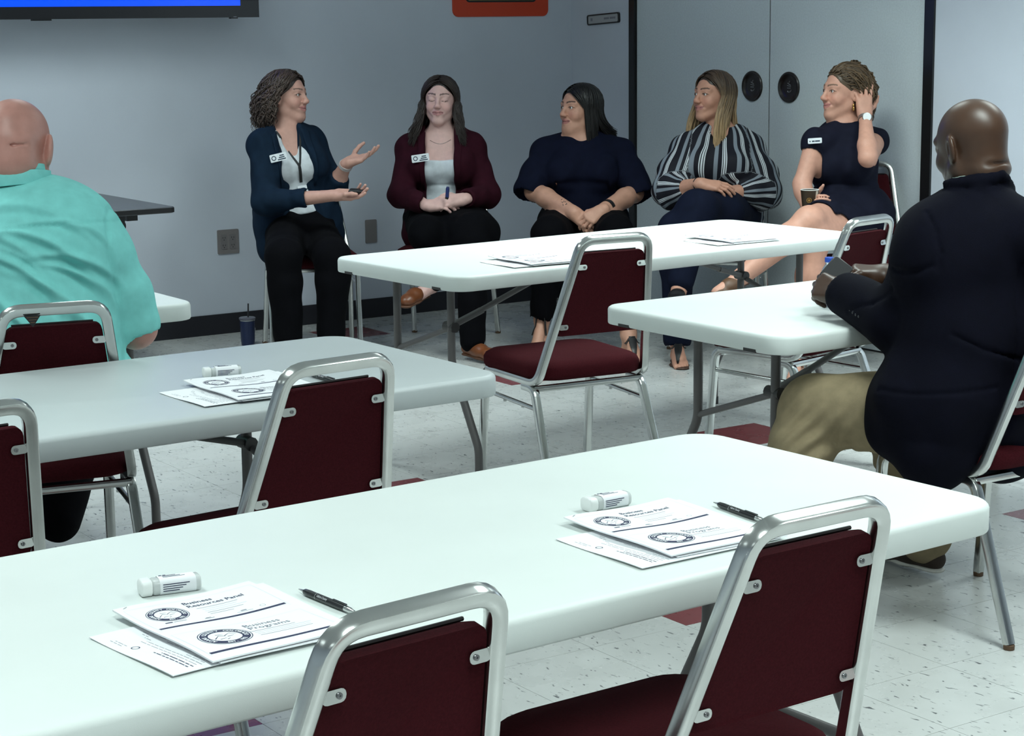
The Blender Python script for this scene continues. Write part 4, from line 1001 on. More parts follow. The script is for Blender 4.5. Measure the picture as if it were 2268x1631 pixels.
# ---- woman in burgundy blazer ----------------------------------------------------
def woman_burgundy():
    s0 = 9.35
    J = PJ(s0, neck=(977, 292, 0), chest=(980, 352, .02), waist=(982, 425, .05), pelvis=(986, 486, .08), shR=(908, 330, .02), shL=(1046, 327, .02),
           elR=(888, 432, -.06), wrR=(948, 456, -.27), elL=(1078, 432, -.04), wrL=(1030, 441, -.27), hipR=(945, 490, .06), hipL=(1030, 490, .06),
           knR=(1045, 512, -.38), anR=(958, 632, -.30), knL=(1045, 535, -.40), anL=(1046, 752, -.38))
    base = np.array([J['pelvis'][0], J['pelvis'][1], 0])
    F = Frame(at(975, 224, s0-.03), cdir(-.10, -.12, 1), cdir(.03, 1, .1), .98); FT = Frame(J['chest'], cdir(-.04, 0, 1), J['neck']-J['waist'])
    S = SDF(); head(S, F, closed=True, smile=.25); neckc(S, F, J, .045, .048); torso(S, J, FT, 0, .016); arms(S, J); legs(S, J, which='L')
    S.chain([J['hipR'], J['knR']], (.08, .06), .03); S.chain([J['knR'], J['anR'], at(925, 655, s0-.34)], (.055, .033, .030), .02)
    hand(S, J['wrR'], cdir(.95, .10, .30), cdir(-.1, .65, .75), 'R', ((.5, .5, .3), (.5, .6, .3), (.5, .6, .3), (.5, .6, .3)), .95, thumb=((.012, .032, -.004), (-.004, .028, -.004), (-.006, .020, -.006)))
    hand(S, J['wrL'], cdir(-.97, -.10, .25), cdir(.1, .6, .8), 'L', ((.25, .4, .3), (.3, .4, .3), (.3, .4, .3), (.3, .45, .3)), .95, thumb=((.016, .030, .002), (.006, .028, -.004), (0, .02, -.006)))
    sk = (.66, .415, .38)
    hc_ = at(988, 448, s0-.33)
    body = finish_body(S, F, [hc_], lambda V: head_tint(F, V, sk, (.42, .17, .17), (.06, .035, .03), closed=True, smile=.25), base=base)
    set_base(body, base); tag(body, 'person with long dark hair in burgundy blazer and white top, eyes lowered, hands clasped', 'person')
    dF = -FT.d(0, 1, 0)
    Bt = SDF(); torso(Bt, J, FT, .009, .018); Bt.box(J['chest']+FT.d(0, 0, .28), FT.M, (.4, .4, .30-.0), .0, .006, 's')
    cloth('white_top', Bt, .005, cloth_mat('white_knit', (.66, .71, .76), .8, bump=.08), body, base, 4, .0008, 60, None, extra=lambda V: -.004*np.exp(-((((V-J['waist']) @ FT.d(0, 0, 1))-.02)/.008)**2))
    Z = SDF(); torso(Z, J, FT, .024, .018); Z.cone(J['pelvis']+FT.d(.09, -.02, .04), J['pelvis']+FT.d(.125, .06, -.07), .11, .08, .05); Z.cone(J['pelvis']+FT.d(-.09, -.02, .04), J['pelvis']+FT.d(-.12, .02, -.05), .10, .07, .05)
    sleeve(Z, [J['shR'], J['elR'], lerp(J['elR'], J['wrR'], .85)], (.060, .060, .046)); sleeve(Z, [J['shL'], J['elL'], lerp(J['elL'], J['wrL'], .88)], (.060, .060, .045))
    Z.cone(J['neck']+FT.d(0, .0, .015), J['neck']+UPW*.12, .066, .08, .01, 's')
    Z.box(J['waist']+FT.d(.004, .24, .02), FT.M, (.060, .20, .42), .01, .008, 's')
    BG = cloth_mat('burgundy_blazer_cloth', (.030, .0045, .0105), .85)
    bz = cloth('blazer', Z, .006, BG, body, base, 15, .0032, 62, nrm(J['shR']-J['elR']))
    for q in (1, -1):
        a = J['neck']+FT.d(q*.068, 0, .0); c = J['waist']+FT.d(q*.072, 0, .0)
        patch('lapel', Z, FT, (a, a+FT.d(q*.042, 0, -.03), c+FT.d(q*.02, 0, 0), c), BG, bz, base, dF, .006, .006)
    Tr = SDF(); Tr.ell(J['pelvis'], FT.M, (.18, .135, .11), .05); legs(Tr, J, (.098, .080, .072, .060), which='L'); Tr.chain([J['hipR'], J['knR']], (.098, .082), .05); Tr.chain([J['knR'], lerp(J['knR'], J['anR'], .93)], (.076, .050), .03); Tr.chain([J['hipL'], lerp(J['hipL'], J['knL'], .8)+FT.d(-.06, 0, .02)], (.10, .085), .05); Tr.chain([J['hipR'], at(945, 520, s0-.32)], (.10, .085), .05)
    cloth('trousers', Tr, .008, BLK, body, base, 9, .003, 50)
    BR = mat('brown_leather', (.16, .050, .018), .35, var=.2, scale=25); SL = mat('tan_sole', (.10, .04, .02), .6)
    a = np.array([*J['anL'][:2], .052]); f = cdir(.62, 0, .75); f[2] = 0; f = nrm(f); shoe('shoe', a, a+f*.175-UPW*.008, BR, SL, body, base)
    a = at(930, 648, s0-.32); shoe('shoe', a, at(893, 668, s0-.42), BR, SL, body, base, w=.034, top=.026)
    bp = Z.hit([J['chest']+FT.d(.092, .3, -.012)], dF)[0]+FT.d(0, .014, 0); badge(body, base, bp, nrm(FT.d(-1, .15, .10)), FT.d(0, .05, 1), .085, .036)
    nk = SDF(); nk.pr = S.pr; mb = MB(); pts = S.hit([J['neck']+FT.d(x, .3, -.045-.022*math.cos(x/.05*1.5)) for x in np.linspace(-.05, .05, 11)], dF)
    mb.sweep([p-base+FT.d(0, .001, 0) for p in pts], circ(.0010, 5)); mb.build('necklace', mat('silver', (.6, .6, .6), .25, 1), body)
    H = Hair(21); V, Q = scalp(F, .004).mesh(.006); H.add(V, Q, (.012, .007, .006)); r = H.r
    for i in range(620):
        az, el, q = root(r); pts, a2 = flow(F, r, az, el, q, 64, (.008, .020)); t = (a2-64)/116
        p = pts[-1]; L = r.uniform(.15, .225); out = nrm((p[0], p[1]*.6, 0)); ph = r.uniform(0, 6.28)*.25+i*.02
        for j in range(1, 9):
            u = j/8; pts.append(p+np.array([0, .035*u*(t < .5), -L*u])+out*(.045*u*u+.012*math.sin(u*5.5+ph))*(1 if t < .6 else .5)+np.array([0, .02*u if t < .4 else 0, 0]))
        k = r.uniform(.6, 1.5); H.lock([F(*p) for p in pts], r.uniform(.0035, .0065), .0024, (.018*k, .0100*k, .008*k), 6, (.6, 1, 1, 1, .25), side=F.d(0, 0, 1))
    H.build(body, base)
    woman_chair(lerp(J['hipR'], J['hipL'], .5), cdir(-.12, 0, 1), CH + 'that the woman in burgundy blazer sits on', .0)
    c = at(990, 427, s0-.35); o = MB().cyl((0, 0, -.022), (.004, 0, .020), .0085, .0085, 14); o.cyl((.004, 0, .018), (.005, 0, .028), .0085, .006, 14)
    ob = empty('marker_pen', c); o.build('barrel', mat('dark_blue_plastic', (.015, .025, .12), .3), ob, 40); MB().cyl((-.0035, 0, -.030), (0, 0, -.021), .007, .0085, 14).build('end_cap', M_PEN, ob, 40)
    tag(ob, 'short blue marker pen held in clasped hands of woman in burgundy blazer', 'pen')

# ---- woman in navy T-shirt -------------------------------------------------------
def sandal_foot(S, an, toe, w=.038, sc=1.0):
    an = np.array(an); toe = np.array(toe); f = nrm((toe-an)*np.array([1, 1, 0])); sd = np.cross(f, UPW); g = np.array([an[0], an[1], .016])
    l = np.linalg.norm((toe-an)[:2]); S.cone(g-f*.03+UPW*.010, an, .024, .030, .02); S.cone(g-f*.03+UPW*.012, g+f*(l*.45)+UPW*.008, .024, .030, .02, flat=UPW, q=.8); S.cone(an-UPW*.01, g+f*(l*.62)+UPW*.012, .028, .026, .025)
    for i, (x, y, r) in enumerate(((.022, 1.0, .0115), (.006, .99, .0085), (-.008, .95, .008), (-.020, .89, .0078), (-.030, .80, .0072))):
        S.cone(g+f*(l*.60)+sd*x*.8, g+f*(l*y)+sd*x+UPW*(-.006), .016, r, .006)
    return f, sd
def sandal(parent, base, an, toe, f, sd, m, sole, sdf, flip=1, tstrap=True):
    g = np.array([an[0], an[1], 0.0]); l = np.linalg.norm((np.array(toe)-an)[:2]); S2 = SDF(); S2.cone(g-f*.035+UPW*.005, g+f*(l*.5)+UPW*.005, .030, .032, .01, flat=UPW, q=.22); S2.cone(g+f*(l*.5)+UPW*.005, g+f*(l*.96)+UPW*.005-sd*.004, .036, .034, .01, flat=UPW, q=.2)
    o = cloth('sandal', S2, .004, sole, parent, base, amp=0)
    D = -UPW
    if tstrap:
        P = [g+f*(l*(.30+.62*i/8))+sd*(.014*i/8) for i in range(9)]; H = sdf.hit([p+UPW*.2 for p in P], D, .25)+UPW*.003; mb = MB()
        mb.sweep([h-base for h in H], rrect(.034, .006, .002, 2), scales=[.9, 1, 1.05, 1, .85, .65, .45, .3, .25]); mb.build('strap', m, o, 40)
    P = [g+f*(l*.30)+sd*x for x in np.linspace(-.034, .034, 9)]; H = sdf.hit([p+UPW*.2 for p in P], D, .25)+UPW*.002; mb = MB(); mb.sweep([h-base for h in H], rrect(.004, .017, .001, 1), upv=f); mb.build('strap', m, o, 40)
    return o
def woman_tshirt():
    s0 = 9.42
    J = PJ(s0, neck=(1290, 302, 0), chest=(1290, 368, .03), waist=(1290, 435, .05), pelvis=(1292, 490, .08), shR=(1206, 338, .02), shL=(1376, 338, .02),
           elR=(1183, 424, -.06), wrR=(1272, 472, -.30), elL=(1404, 428, -.06), wrL=(1334, 466, -.30), hipR=(1250, 492, .06), hipL=(1335, 492, .06),
           knR=(1218, 520, -.38), anR=(1200, 706, -.20), knL=(1362, 516, -.40), anL=(1392, 738, -.44))
    base = np.array([J['pelvis'][0], J['pelvis'][1], 0])
    F = Frame(at(1284, 243, s0-.02), cdir(-.78, -.04, .62), cdir(.0, 1, .14), 1.03); FT = Frame(J['chest'], cdir(-.06, 0, 1), J['neck']-J['waist'])
    S = SDF(); head(S, F, smile=.35, wide=1.06, jaw=1.08); F.ell(S, (0, .035, -.085), (.05, .05, .035), .02); neckc(S, F, J, .056, .062); torso(S, J, FT, .01, .03, w=1.22)
    arms(S, J, g=.007); legs(S, J, (.105, .07, .058, .037))
    hand(S, J['wrR'], cdir(.75, -.62, .2), cdir(-.1, .45, .9), 'R', ((.35, .4, .2), (.35, .4, .2), (.35, .45, .2), (.4, .5, .2)), .98, thumb=((.010, .032, -.010), (-.002, .028, -.010), (-.006, .020, -.006)))
    hand(S, J['wrL']+cdir(0, 0, 1)*.03, cdir(-.80, -.55, .2), cdir(.1, .45, .9), 'L', ((.6, .7, .4), (.6, .7, .4), (.6, .7, .4), (.6, .7, .4)), .98, thumb=((.014, .030, -.004), (.0, .030, -.008), (-.006, .022, -.006)))
    toeL = np.array([*at(1405, 778, s0-.56)[:2], .02]); fL, sL = sandal_foot(S, J['anL'], np.array([*J['anL'][:2], 0])+nrm(np.array([*cdir(.25, 0, 1)[:2], 0]))*.17)
    fR, sR = sandal_foot(S, J['anR'], np.array([*J['anR'][:2], 0])+nrm(np.array([*cdir(-.3, 0, 1)[:2], 0]))*.16)
    sk = (.56, .295, .21)
    body = finish_body(S, F, [at(1302, 488, s0-.35)], lambda V: head_tint(F, V, sk, (.36, .12, .11), (.02, .012, .01), smile=.35), base=base, res=.0085)
    set_base(body, base); tag(body, 'person with straight black hair in navy T-shirt, hands joined, looking aside', 'person')
    eyes(F, body, base, cdir(-.93, .05, .36))
    Tn = SDF(); torso(Tn, J, FT, .022, .03, w=1.22, belly=.015)
    for q in 'RL':
        o = FT.d(1 if q == 'R' else -1, 0, 0); sleeve(Tn, [J['sh'+q], lerp(J['sh'+q], J['el'+q], .55)+o*.012, lerp(J['sh'+q], J['el'+q], .96)+o*.022], (.060, .070, .076))
    Tn.cone(J['neck']+FT.d(0, .012, .028), J['neck']+UPW*.12, .066, .085, .008, 's'); Tn.box(J['pelvis']+FT.d(0, 0, -.24), FT.M, (.4, .4, .20), 0, .02, 's')
    up = FT.d(0, 0, 1); rx = FT.d(1, 0, 0)
    def bustf(V): 
        h = (V-J['chest']) @ up; x = (V-J['chest']) @ rx; return -.010*np.exp(-((h+.095+.35*np.abs(x)*.3)/.018)**2)*(np.abs(x) < .13)
    cloth('t_shirt', Tn, .006, cloth_mat('navy_jersey', (.0045, .0062, .0185), .85), body, base, 23, .0048, 46, None, extra=bustf)
    Tr = SDF(); Tr.ell(J['pelvis'], FT.M, (.215, .15, .12), .05); legs(Tr, J, (.115, .085, .072, .056)); 
    for q, t in (('R', .90), ('L', .86)): e = lerp(J['kn'+q], J['an'+q], t); d = nrm(J['an'+q]-J['kn'+q]); Tr.cone(e+d*.05, e+d*.12, .055, .075, .004, 's')
    cloth('trousers', Tr, .008, BLK, body, base, 10, .003, 50)
    SN = mat('black_strap', (.010, .010, .011), .4); SO = mat('brown_sole', (.06, .028, .018), .6)
    sandal(body, base, J['anL'], J['anL']+fL*.17, fL, sL, SN, SO, S); sandal(body, base, J['anR'], J['anR']+fR*.16, fR, sR, SN, SO, S, tstrap=False)
    w = lerp(J['wrL'], J['elL'], .16); torus_band('wrist_band', w, J['elL'], .0345, .024, .005, mat('black_silicone', (.006, .006, .007), .5), body, base)
    d = nrm(J['wrR']-J['elR']); tp = MB()
    for i, (u, v) in enumerate(((.70, .010), (.74, .018), (.78, .008), (.72, -.004), (.77, .022), (.81, .014), (.68, .022))):
        c = lerp(J['elR'], J['wrR'], u)+cdir(0, 1, 0)*v; hh = S.hit([c+cdir(0, .15, 1)*.2], -cdir(0, .15, 1))[0]+cdir(0, .15, 1)*.0006
        a = i*1.7; e1 = nrm(d*math.cos(a)+cdir(0, 1, 0)*math.sin(a)); e2 = nrm(np.cross(e1, cdir(0, .15, 1))); tp.add([hh-base+e1*.009, hh-base+e2*.002, hh-base-e1*.009, hh-base-e2*.002], [(0, 1, 2, 3)])
    tp.build('tattoo', mat('tattoo_ink', (.03, .03, .035), .6), body)['kind'] = 'stuff'
    H = Hair(31); V, Q = scalp(F, .004).mesh(.006); H.add(V, Q, (.005, .004, .004)); r = H.r
    for i in range(640):
        az, el, q = root(r, 14); pts, a2 = flow(F, r, az, el, q, 58 if q < 0 else 66, (.007, .014)); t = (a2-58)/122
        p = pts[-1]; L = r.uniform(.11, .165); fl = (.06 if q < 0 and t > .3 else .012)
        for j in range(1, 8): u = j/7; pts.append(p+np.array([(q*.01*u), -.015*u-(fl*1.2)*u*u*(t > .3), -L*u+(fl*.4)*u*u*u]))
        k = r.uniform(.6, 1.5); H.lock([F(*p) for p in pts], r.uniform(.004, .007), .0022, (.0062*k, .0048*k, .0045*k), 6, (.6, 1, 1, 1, .3), side=F.d(0, 0, 1))
    H.build(body, base)
    woman_chair(lerp(J['hipR'], J['hipL'], .5), cdir(-.05, 0, 1), CH + 'that the woman in navy T-shirt sits on', -.02)
# ---- woman in striped blouse -----------------------------------------------------
def stripe_mat():
    m = bpy.data.materials.new('striped_blouse_cloth'); m.use_nodes = True; nt = m.node_tree; b = nt.nodes['Principled BSDF']; L = nt.links.new
    a = nt.nodes.new('ShaderNodeAttribute'); a.attribute_name = 'tint'; sp = nt.nodes.new('ShaderNodeSeparateColor'); L(a.outputs['Color'], sp.inputs[0])
    x = nt.nodes.new('ShaderNodeMath'); x.operation = 'MULTIPLY'; x.inputs[1].default_value = 1/.075; L(sp.outputs[0], x.inputs[0])
    f = nt.nodes.new('ShaderNodeMath'); f.operation = 'FRACT'; L(x.outputs[0], f.inputs[0])
    r = nt.nodes.new('ShaderNodeValToRGB'); r.color_ramp.interpolation = 'CONSTANT'; E = r.color_ramp.elements
    K = (.010, .010, .016); W = (.62, .66, .70); G = (.20, .23, .27)
    st = [(0, K), (.16, W), (.205, K), (.235, W), (.30, K), (.335, W), (.375, K), (.56, G), (.76, K)]
    E[0].position = 0; E[0].color = (*K, 1); E[1].position = .16; E[1].color = (*W, 1)
    for p, c in st[2:]: e = E.new(p); e.color = (*c, 1)
    L(f.outputs[0], r.inputs[0]); L(r.outputs[0], b.inputs['Base Color']); b.inputs['Roughness'].default_value = .7; b.inputs['Specular IOR Level'].default_value = .2
    return m
def seg_d(V, a, b):
    ab = b-a; t = np.clip(((V-a) @ ab)/(ab @ ab), 0, 1); return np.linalg.norm(V-a-t[:, None]*ab, axis=1)
def woman_stripes():
    s0 = 9.2
    J = PJ(s0, neck=(1597, 290, .02), chest=(1590, 352, .03), waist=(1588, 420, .05), pelvis=(1594, 474, .08), shR=(1518, 330, .0), shL=(1660, 326, .04),
           elR=(1487, 424, -.08), wrR=(1552, 408, -.29), elL=(1690, 424, -.04), wrL=(1572, 432, -.22), hipR=(1552, 480, .06), hipL=(1636, 480, .08),
           knR=(1500, 512, -.38), anR=(1500, 752, -.36), knL=(1545, 466, -.40), anL=(1502, 650, -.50))
    base = np.array([J['pelvis'][0], J['pelvis'][1], 0])
    F = Frame(at(1579, 214, s0), cdir(-.80, -.02, .60), cdir(.02, 1, .15)); FT = Frame(J['chest'], cdir(-.16, 0, 1), J['neck']-J['waist'])
    S = SDF(); head(S, F, smile=.8, wide=1.03); neckc(S, F, J, .048, .052); torso(S, J, FT, .0, .028, w=1.1); arms(S, J, g=.004); legs(S, J)
    hand(S, J['wrR'], cdir(.96, -.12, .12), cdir(-.1, .75, .65), 'R', ((.2, .35, .25), (.25, .4, .25), (.3, .45, .25), (.35, .5, .3)), .97, thumb=((.012, .032, .002), (.0, .030, -.004), (-.004, .022, -.004)))
    hand(S, J['wrL'], cdir(-.97, -.08, .2), cdir(.1, .55, .83), 'L', ((.5, .7, .4), (.5, .7, .4), (.5, .75, .4), (.5, .8, .4)), .95, thumb=((.012, .030, .0), (.002, .028, -.006), (-.004, .02, -.006)))
    toe = np.array([*J['anR'][:2], 0])+nrm(np.array([*cdir(.02, 0, 1)[:2], 0]))*.165; fR, sR = sandal_foot(S, J['anR'], toe)
    sk = (.56, .285, .20)
    body = finish_body(S, F, [at(1590, 420, s0-.30), np.array([*J['anR'][:2], .05])+fR*.08], lambda V: head_tint(F, V, sk, (.40, .15, .14), (.045, .025, .018), smile=.8), base=base)
    set_base(body, base); tag(body, 'person with long blond hair in black and white striped blouse, arms crossed on lap', 'person')
    eyes(F, body, base, cdir(-.95, .02, .32))
    B = SDF(); torso(B, J, FT, .022, .028, w=1.1); B.cone(J['pelvis']+FT.d(-.08, -.03, .02), J['pelvis']+FT.d(-.13, .0, -.07), .12, .075, .05); B.cone(J['pelvis']+FT.d(.08, -.03, .02), J['pelvis']+FT.d(.12, .0, -.05), .12, .075, .05)
    for q, e in (('R', .42), ('L', .40)):
        o = FT.d(1 if q == 'R' else -1, 0, 0); m = lerp(J['sh'+q], J['el'+q], .6)+o*.012
        B.chain([J['sh'+q], m, J['el'+q]+o*.006, lerp(J['el'+q], J['wr'+q], .25)], (.060, .082, .080, .068), .03)
        sleeve(B, [lerp(J['el'+q], J['wr'+q], .22), lerp(J['el'+q], J['wr'+q], e)], (.068, .046), .02)
    B.cone(J['neck']+FT.d(0, .012, .02), J['neck']+UPW*.12, .066, .085, .01, 's'); B.cone(J['neck']+FT.d(0, .09, -.01), J['chest']+FT.d(0, .19, .02), .045, .012, .01, 's')
    def ut(V):
        q = FT.inv(V); u = np.arctan2(q[:, 0], q[:, 1]+.06)*.165; pick = np.full(len(V), 9.)
        for s, off in (('R', .3), ('L', .6)):
            a, e, w = J['sh'+s], J['el'+s], J['wr'+s]; d1 = seg_d(V, a, e); d2 = seg_d(V, e, w)
            for d, (p0, p1), lim in ((d1, (a, e), .100), (d2, (e, w), .095)):
                ax = nrm(p1-p0); x = nrm(np.cross(ax, FT.d(0, 1, 0))); y = np.cross(ax, x); r = V-p0; an = np.arctan2(r @ y, r @ x)*.078+off+.5
                ok = (d < lim) & (d < pick) & ((np.abs(q[:, 0]) > .125) | (lim < .096)); u = np.where(ok, an, u); pick = np.where(ok, d, pick)
        T = np.zeros((len(V), 3)); T[:, 0] = u+2; return T
    bl = cloth('striped_blouse', B, .005, stripe_mat(), body, base, 41, .0045, 60, UPW, tintf=ut)
    dF = -FT.d(0, 1, 0); lc = mat('black_lace', (.008, .008, .01), .6)
    for i in range(3):
        a = J['neck']+FT.d(-.020+.004*i, .3, -.035-.022*i); c = J['neck']+FT.d(.020-.004*i, .3, -.050-.022*i)
        for p, q in ((a, c), (a-FT.d(0, 0, .015), c+FT.d(0, 0, .015))):
            h = S.hit([p, q], dF)+FT.d(0, .010, 0); MB().cyl(h[0]-base, h[1]-base, .0016, n=6).build('lace', lc, bl)
    Tr = SDF(); Tr.ell(J['pelvis'], FT.M, (.19, .14, .11), .05); legs(Tr, J, (.108, .086, .076, .062), which='R'); Tr.chain([J['hipL'], J['knL']+cdir(0, 1, 0)*.0], (.112, .090), .05); Tr.chain([J['knL'], lerp(J['knL'], J['anL'], .85)], (.084, .058), .04); Tr.chain([J['hipL']+FT.d(.02, 0, .0), at(1605, 470, s0-.22)], (.11, .095), .05)
    e = lerp(J['knR'], J['anR'], .99); d = nrm(J['anR']-J['knR']); Tr.cone(e+d*.055, e+d*.12, .055, .08, .004, 's')
    cloth('trousers', Tr, .008, NAVYP, body, base, 43, .003, 45)
    SN = mat('black_strap', (.010, .010, .011), .4); SO = mat('brown_sole', (.06, .028, .018), .6); so = sandal(body, base, J['anR'], toe, fR, sR, SN, SO, S)
    torus_band('ankle_strap', J['anR']+UPW*.012, J['anR']+UPW*.1, .040, .012, .004, SN, body, base)
    a = J['anL']; shoe('sandal', a, a+nrm(cdir(-.2, -.35, .9))*.16, SN, SO, body, base)
    w = lerp(J['wrR'], J['elR'], .05); torus_band('hair_tie', w, J['elR'], .031, .007, .006, mat('black_elastic', (.006, .006, .007), .8), body, base)
    H = Hair(51); V, Q = scalp(F, .004).mesh(.006); H.add(V, Q, (.040, .025, .016)); r = H.r
    def col(k):
        def c(u):
            t = np.clip((u-.30)/.5, 0, 1); return tuple(np.array((.070, .042, .026))*k*(1-t)+np.array((.42, .28, .15))*k*t)
        return c
    for i in range(680):
        az, el, q = root(r); pts, a2 = flow(F, r, az, el, q, 68, (.008, .017), .16); t = (a2-68)/112
        p = pts[-1]; L = r.uniform(.22, .29) if t < .65 else r.uniform(.17, .22)
        for j in range(1, 9):
            u = j/8; pts.append(p+np.array([q*.018*u+.006*math.sin(5*u+i), (.055*u if t < .55 else -.02*u)+(.012*math.sin(4*u)), -L*u]))
        k = r.uniform(.55, 1.5); H.lock([F(*p) for p in pts], r.uniform(.0035, .006), .0022, col(k), 6, (.6, 1, 1, 1, .3), side=F.d(0, 0, 1))
    H.build(body, base)
    woman_chair(lerp(J['hipR'], J['hipL'], .5), cdir(-.25, 0, 1), CH + 'that the woman in striped blouse sits on', -.02)

# ---- woman in navy dress ---------------------------------------------------------
def woman_dress():
    s0 = 8.6
    J = PJ(s0, neck=(1876, 284, .02), chest=(1868, 345, .02), waist=(1872, 412, .04), pelvis=(1882, 474, .05), shR=(1806, 316, -.05), shL=(1938, 312, .08),
           elR=(1776, 408, -.08), wrR=(1790, 468, -.14), elL=(1922, 350, -.21), wrL=(1916, 258, -.08), hipR=(1862, 480, .0), hipL=(1922, 482, .08),
           knR=(1792, 490, -.36), anR=(1640, 615, -.44), knL=(1806, 528, -.34), anL=(1766, 785, -.28))
    base = np.array([J['pelvis'][0], J['pelvis'][1], 0])
    F = Frame(at(1868, 206, s0), cdir(-.90, -.02, .42), cdir(.06, 1, .15)); FT = Frame(J['chest'], cdir(-.40, 0, .92), J['neck']-J['waist'])
    S = SDF(); head(S, F, smile=1.0, open_mouth=True); neckc(S, F, J, .046, .050); torso(S, J, FT, 0, .02); arms(S, J); legs(S, J, (.092, .062, .057, .036))
    hand(S, J['wrR'], cdir(.1, .3, .9), cdir(-.9, .1, .0), 'R', (.5, .8, .5), .95)
    hand(S, J['wrL'], cdir(-.04, .97, -.10), cdir(.12, .1, 1), 'L', ((.15, .2, .15), (.1, .2, .15), (.15, .25, .2), (.2, .25, .2)), .98, .17, thumb=((.026, .022, -.016), (.016, .026, -.012), (.010, .022, -.006)))
    f0 = nrm(np.array([*cdir(-.3, 0, 1)[:2], 0])); toe = np.array([*J['anL'][:2], 0])+f0*.16; fL, sL = sandal_foot(S, J['anL'], toe)
    S.cone(J['anR'], J['anR']+cdir(-.75, -.5, .35)*.13, .032, .028, .02)
    sk = (.58, .30, .22)
    body = finish_body(S, F, [J['wrL']+UPW*.08], lambda V: head_tint(F, V, sk, (.40, .14, .13), (.09, .055, .035), smile=1.0), base=base, res=.007)
    set_base(body, base); tag(body, 'smiling person in sleeveless navy dress, one hand in wavy hair, bare legs crossed', 'person')
    eyes(F, body, base, cdir(-.97, .03, .25))
    D = SDF(); torso(D, J, FT, .016, .022, w=.94); D.cone(J['shR']-FT.d(-.01, 0, 0), lerp(J['shR'], J['elR'], .14), .050, .052, .02); D.cone(J['shL'], lerp(J['shL'], J['elL'], .12), .050, .052, .02)
    for q in 'RL': D.chain([J['hip'+q], lerp(J['hip'+q], J['kn'+q], .62 if q == 'R' else .55)], (.112, .088), .05)
    D.ell(J['pelvis'], FT.M, (.19, .14, .125), .05)
    for q in 'RL': d = nrm(J['kn'+q]-J['hip'+q]); c = lerp(J['hip'+q], J['kn'+q], .62 if q == 'R' else .55); D.cone(c+d*.085, c+d*.15, .090, .10, .005, 's')
    for q in 'RL':
        d = nrm(J['el'+q]-J['sh'+q]); c = lerp(J['sh'+q], J['el'+q], .12); D.cone(c+d*.058, c+d*.12, .058, .075, .004, 's')
    D.cone(J['neck']+FT.d(0, .008, .018), J['neck']+UPW*.12, .062, .09, .006, 's')
    up = FT.d(0, 0, 1)
    cloth('dress', D, .0055, cloth_mat('navy_dress_cloth', (.0075, .0085, .019), .8), body, base, 61, .0030, 55, None, extra=lambda V: -.004*np.exp(-(((V-J['waist']) @ up+.005)/.006)**2))
    dF = -FT.d(0, 1, 0); bp = D.hit([J['chest']+FT.d(.080, .3, .045)], dF)[0]+FT.d(0, .014, 0); badge(body, base, bp, nrm(FT.d(-1, .2, .04)), FT.d(0, .1, 1), .066, .024, False)
    so = sandal(body, base, J['anL'], toe, fL, sL, mat('brown_strap', (.10, .045, .02), .5), mat('brown_sole', (.06, .028, .018), .6), S, tstrap=False)
    a = J['anR']; shoe('sandal', a+cdir(-.5, -.5, .2)*.02, a+cdir(-.75, -.55, .35)*.17, mat('brown_strap', (.10, .045, .02), .5), mat('brown_sole', (.06, .028, .018), .6), body, base)
    w = lerp(J['wrL'], J['elL'], .06); torus_band('watch_strap', w, J['elL'], .030, .014, .004, mat('watch_steel', (.35, .34, .33), .3, .9), body, base)
    n = cdir(.03, .1, 1); c = w-base+n*.031; Mw = Matrix((( *RT, 0), (*UP, 0), (*n, 0), (0, 0, 0, 1))).transposed()
    Mw = Matrix.Translation(Vector(c)) @ Mw; wc = MB().lathe([(.001, 0), (.0195, 0), (.0205, .003), (.0195, .006), (.0180, .0065), (.001, .0065)], 28, M=Mw).build('watch_case', mat('watch_steel', (.35, .34, .33), .3, .9), body, 40)
    MB().lathe([(.0178, .0066), (.0178, .0070), (.001, .0070)], 28, M=Mw).build('watch_dial', mat('dial_white', (.85, .87, .88), .3), wc)
    e = F(-.078, -.004, -.052)-base; er = MB(); er.ball(e, .005, 10, sc=(1, 1, 1.6)); er.ball(e-UPW*.014, .007, 10, sc=(.6, 1, 1.4)); er.build('earring', mat('gold', (.55, .35, .12), .3, 1), body, 40)
    H = Hair(61); V, Q = scalp(F, .004, .008, .094).mesh(.006); H.add(V, Q, (.080, .050, .027)); r = H.r
    for i in range(720):
        az, el, q = root(r); el -= 7*math.exp(-((abs(az)-65)/30)**2); a2 = max(112, abs(az))+r.uniform(0, 1)*(180-max(112, abs(az))); e2 = r.uniform(-42, 5) if abs(az) < 100 else el-r.uniform(5, 25)
        pts = arcpts(F, dirv(az, el), dirv(q*a2, e2), .002, r.uniform(.012, .030), 9, via=(0, 0, .22) if abs(az) < 90 else None)
        p = pts[-1]; L = r.uniform(.05, .12); out = nrm((p[0], p[1], 0))
        for j in range(1, 6): u = j/5; pts.append(p+np.array([0, .0, -L*u])+out*.018*math.sin(u*4+i))
        m = 20; P = []; ph = r.uniform(0, 6.28); A = r.uniform(.0015, .004)
        for j in range(m):
            u = j/(m-1)*(len(pts)-1); k = min(int(u), len(pts)-2); c = pts[k]+(pts[k+1]-pts[k])*(u-k); g = min(1, j/7); P.append(F(*(c+np.array([math.sin(j*.75+ph), math.cos(j*.65+ph), math.sin(j*.7+ph*2)])*A*g)))
        k = r.uniform(.5, 1.8); H.lock(P, r.uniform(.003, .0055), .0026, (.085*k, .052*k, .027*k), 5, (.6, 1, 1, .9, .35))
    H.build(body, base)
    woman_chair(lerp(J['hipR'], J['hipL'], .5), cdir(-.22, 0, .97), CH + 'that the woman in navy dress sits on', -.01, .02)
